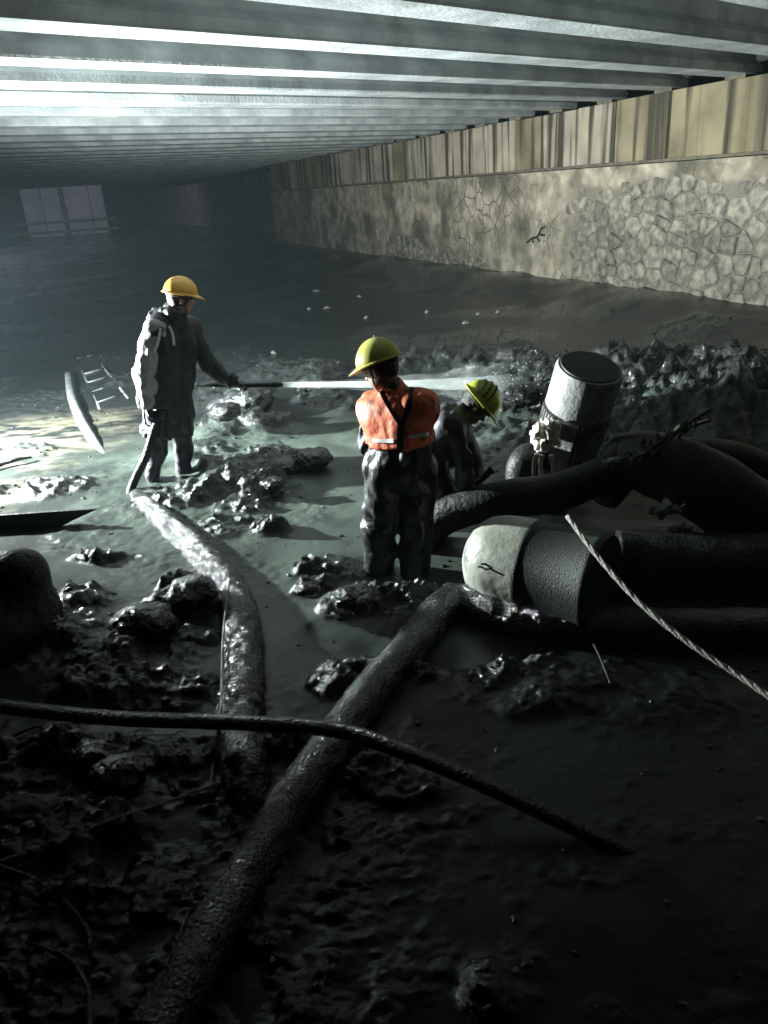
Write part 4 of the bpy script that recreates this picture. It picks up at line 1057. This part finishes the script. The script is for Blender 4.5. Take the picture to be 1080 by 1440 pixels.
c = on(15, 900); tag(sdf_obj('covered_sack', hump, [c + [-.5, -.4, -.2], c + [.35, .6, .75]], .08, .02, RUBBER, None), 'black rounded sack standing at the left edge below the board', 'sack')

for uvs, rad_, lab in (([(-20, 1215), (60, 1245), (118, 1300), (130, 1340)], .008, 'thin muddy cable curving through the dark lower left corner'),
                       ([(40, 1330), (95, 1350), (125, 1395), (128, 1450)], .009, 'thin cable bent downward at the bottom left corner')):
    tag(tube('cable', [on(u, v, .015) for u, v in uvs], rad_, MUDHOSE, n=8), lab, 'cable')
for (a, b), lab in ((((266, 1290), (252, 1335)), 'short twig left of the thick hose near the bottom'), (((283, 1284), (275, 1320)), 'second short twig closer to the thick hose near the bottom'), (((20, 1040), (80, 1020)), 'dark stick at the left edge just under the thin hose'), (((830, 900), (858, 965)), 'bent dark stick on the mud in front of the drum')):
    tag(tube('stick', [on(*a, .02), on((a[0] + b[0]) / 2, (a[1] + b[1]) / 2, .03), on(*b, .015)], [.008, .007, .004], WOODD, n=7, bump=.2, bs=30), lab, 'stick')
# loose clods one can tell apart
def clod(u, v, r, label, s, flat=.7):
    c = on(u, v, r * .35)
    def fn(P):
        q = (P - c); d = np.linalg.norm(q / np.array([1.25, 1, flat]), axis=1) * min(1, flat + .2) - r
        return d + r * .42 * fbm(P[:, 0] * 1.2 / r, P[:, 1] * 1.2 / r, P[:, 2] * 1.2 / r, 4, s, .65)
    return tag(sdf_obj('mud_clod', fn, [c - r * 1.6, c + r * 1.6], .01, r * .10, CLOD, None), label, 'clod', 'mud clods')
for k, (u, v, r, lab) in enumerate((
    (440, 652, .13, 'larger dark clod in the slurry midway between lance and orange vest'),
    (403, 662, .11, 'rugged clod left of the larger one amid the slurry'),
    (384, 684, .07, 'small clod in the slurry just below the rugged pair'),
    (378, 744, .09, 'clod in the shadowed slurry left of the vest worker at knee height'),
    (352, 572, .20, 'tall lit mud lump below the spray lance'),
    (318, 585, .12, 'pale rounded lump right beside the raincoat worker'),
    (432, 832, .055, 'small round clod left of the vest worker boots'),
    (505, 850, .10, 'rugged clod directly below the vest worker boots'),
    (268, 842, .12, 'low clod left of the mud-caked hose bend'),
    (205, 885, .13, 'wide clod left of the mud-caked hose, lower than the hose bend'),
    (172, 1096, .085, 'angular shiny clod below the thin foreground hose at left'),
    (130, 1068, .07, 'dull clod just under the thin foreground hose at left'),
    (440, 545, .16, 'dark heap lump right under the water jet'),
    (735, 560, .14, 'dark clod where the water jet lands'),
)): clod(u, v, r, lab, 100 + k)

# litter floating on the far slurry
LIT = mat('pale litter', (0.045, 0.045, 0.042), .6, (0.09, 0.09, 0.085), 20)
spots = [(445, 410, .10), (505, 418, .06), (460, 434, .09), (435, 436, .05), (515, 448, .05), (655, 455, .10), (700, 440, .06), (672, 443, .05), (385, 498, .06), (600, 440, .05), ]; spots = [(u_, v_, r_ * .6) for u_, v_, r_ in spots]
for k, (u, v, r) in enumerate(spots):
    c = on(u, v, .012); a = random.uniform(0, 3.14); V, F = [], []; n = 7
    for j in range(n):
        t = 2 * math.pi * j / n; rad_ = r * random.uniform(.6, 1.1)
        V.append(c + np.array([math.cos(t) * rad_ * 1.5, math.sin(t) * rad_ * .7, random.uniform(0, .03)]))
    V.append(c + [0, 0, .045]); F = [(j, (j + 1) % n, n) for j in range(n)]
    V += [v_ - np.array([0, 0, .02]) for v_ in V[:n]]; F += [(j, n + 1 + j, n + 1 + (j + 1) % n, (j + 1) % n) for j in range(n)]
    tag(mesh_obj('litter_scrap', V, F, LIT, None, False), 'small pale scrap of litter on the far dark slurry below the abutment wall', 'litter', 'litter on the far slurry')
# dry weed rooted in the wall
wd = thing('dry_weed', 'small dark dried weed clinging to the bright stone wall', 'weed')
def on_wall(u, v, off=.1):
    d = ray(u, v); nn = np.array([WN[0], WN[1], 0]); q = np.array([*(WALL_A + WN * off), 0]); return C0 + d * (((q - C0) @ nn) / (d @ nn))
for uv in ([(741, 341), (748, 335), (755, 333), (761, 322)], [(748, 335), (750, 341)], [(755, 333), (758, 339)], [(757, 330), (766, 331)], [(760, 322), (766, 319)]):
    tube('stem', [on_wall(u, v) for u, v in uv], .022, WOODD, wd, n=6)

# ------------------------------------------------------------------ haze
hv = bpy.data.materials.new('haze'); hv.use_nodes = True
N, L = hv.node_tree.nodes, hv.node_tree.links; N.clear()
pv = N.new('ShaderNodeVolumePrincipled'); pv.inputs['Color'].default_value = (.70, .92, 1, 1); pv.inputs['Density'].default_value = 0.0009
oo = N.new('ShaderNodeOutputMaterial'); L.new(pv.outputs[0], oo.inputs['Volume'])
V, F = box_data((0, 0, 0), I3, (-12, 40, 1.9), (110, 130, 6.9))
hzb = mesh_obj('haze', V, F, hv, None, False); struct(hzb, 'thin damp haze under the bridge', 'haze', 'stuff')
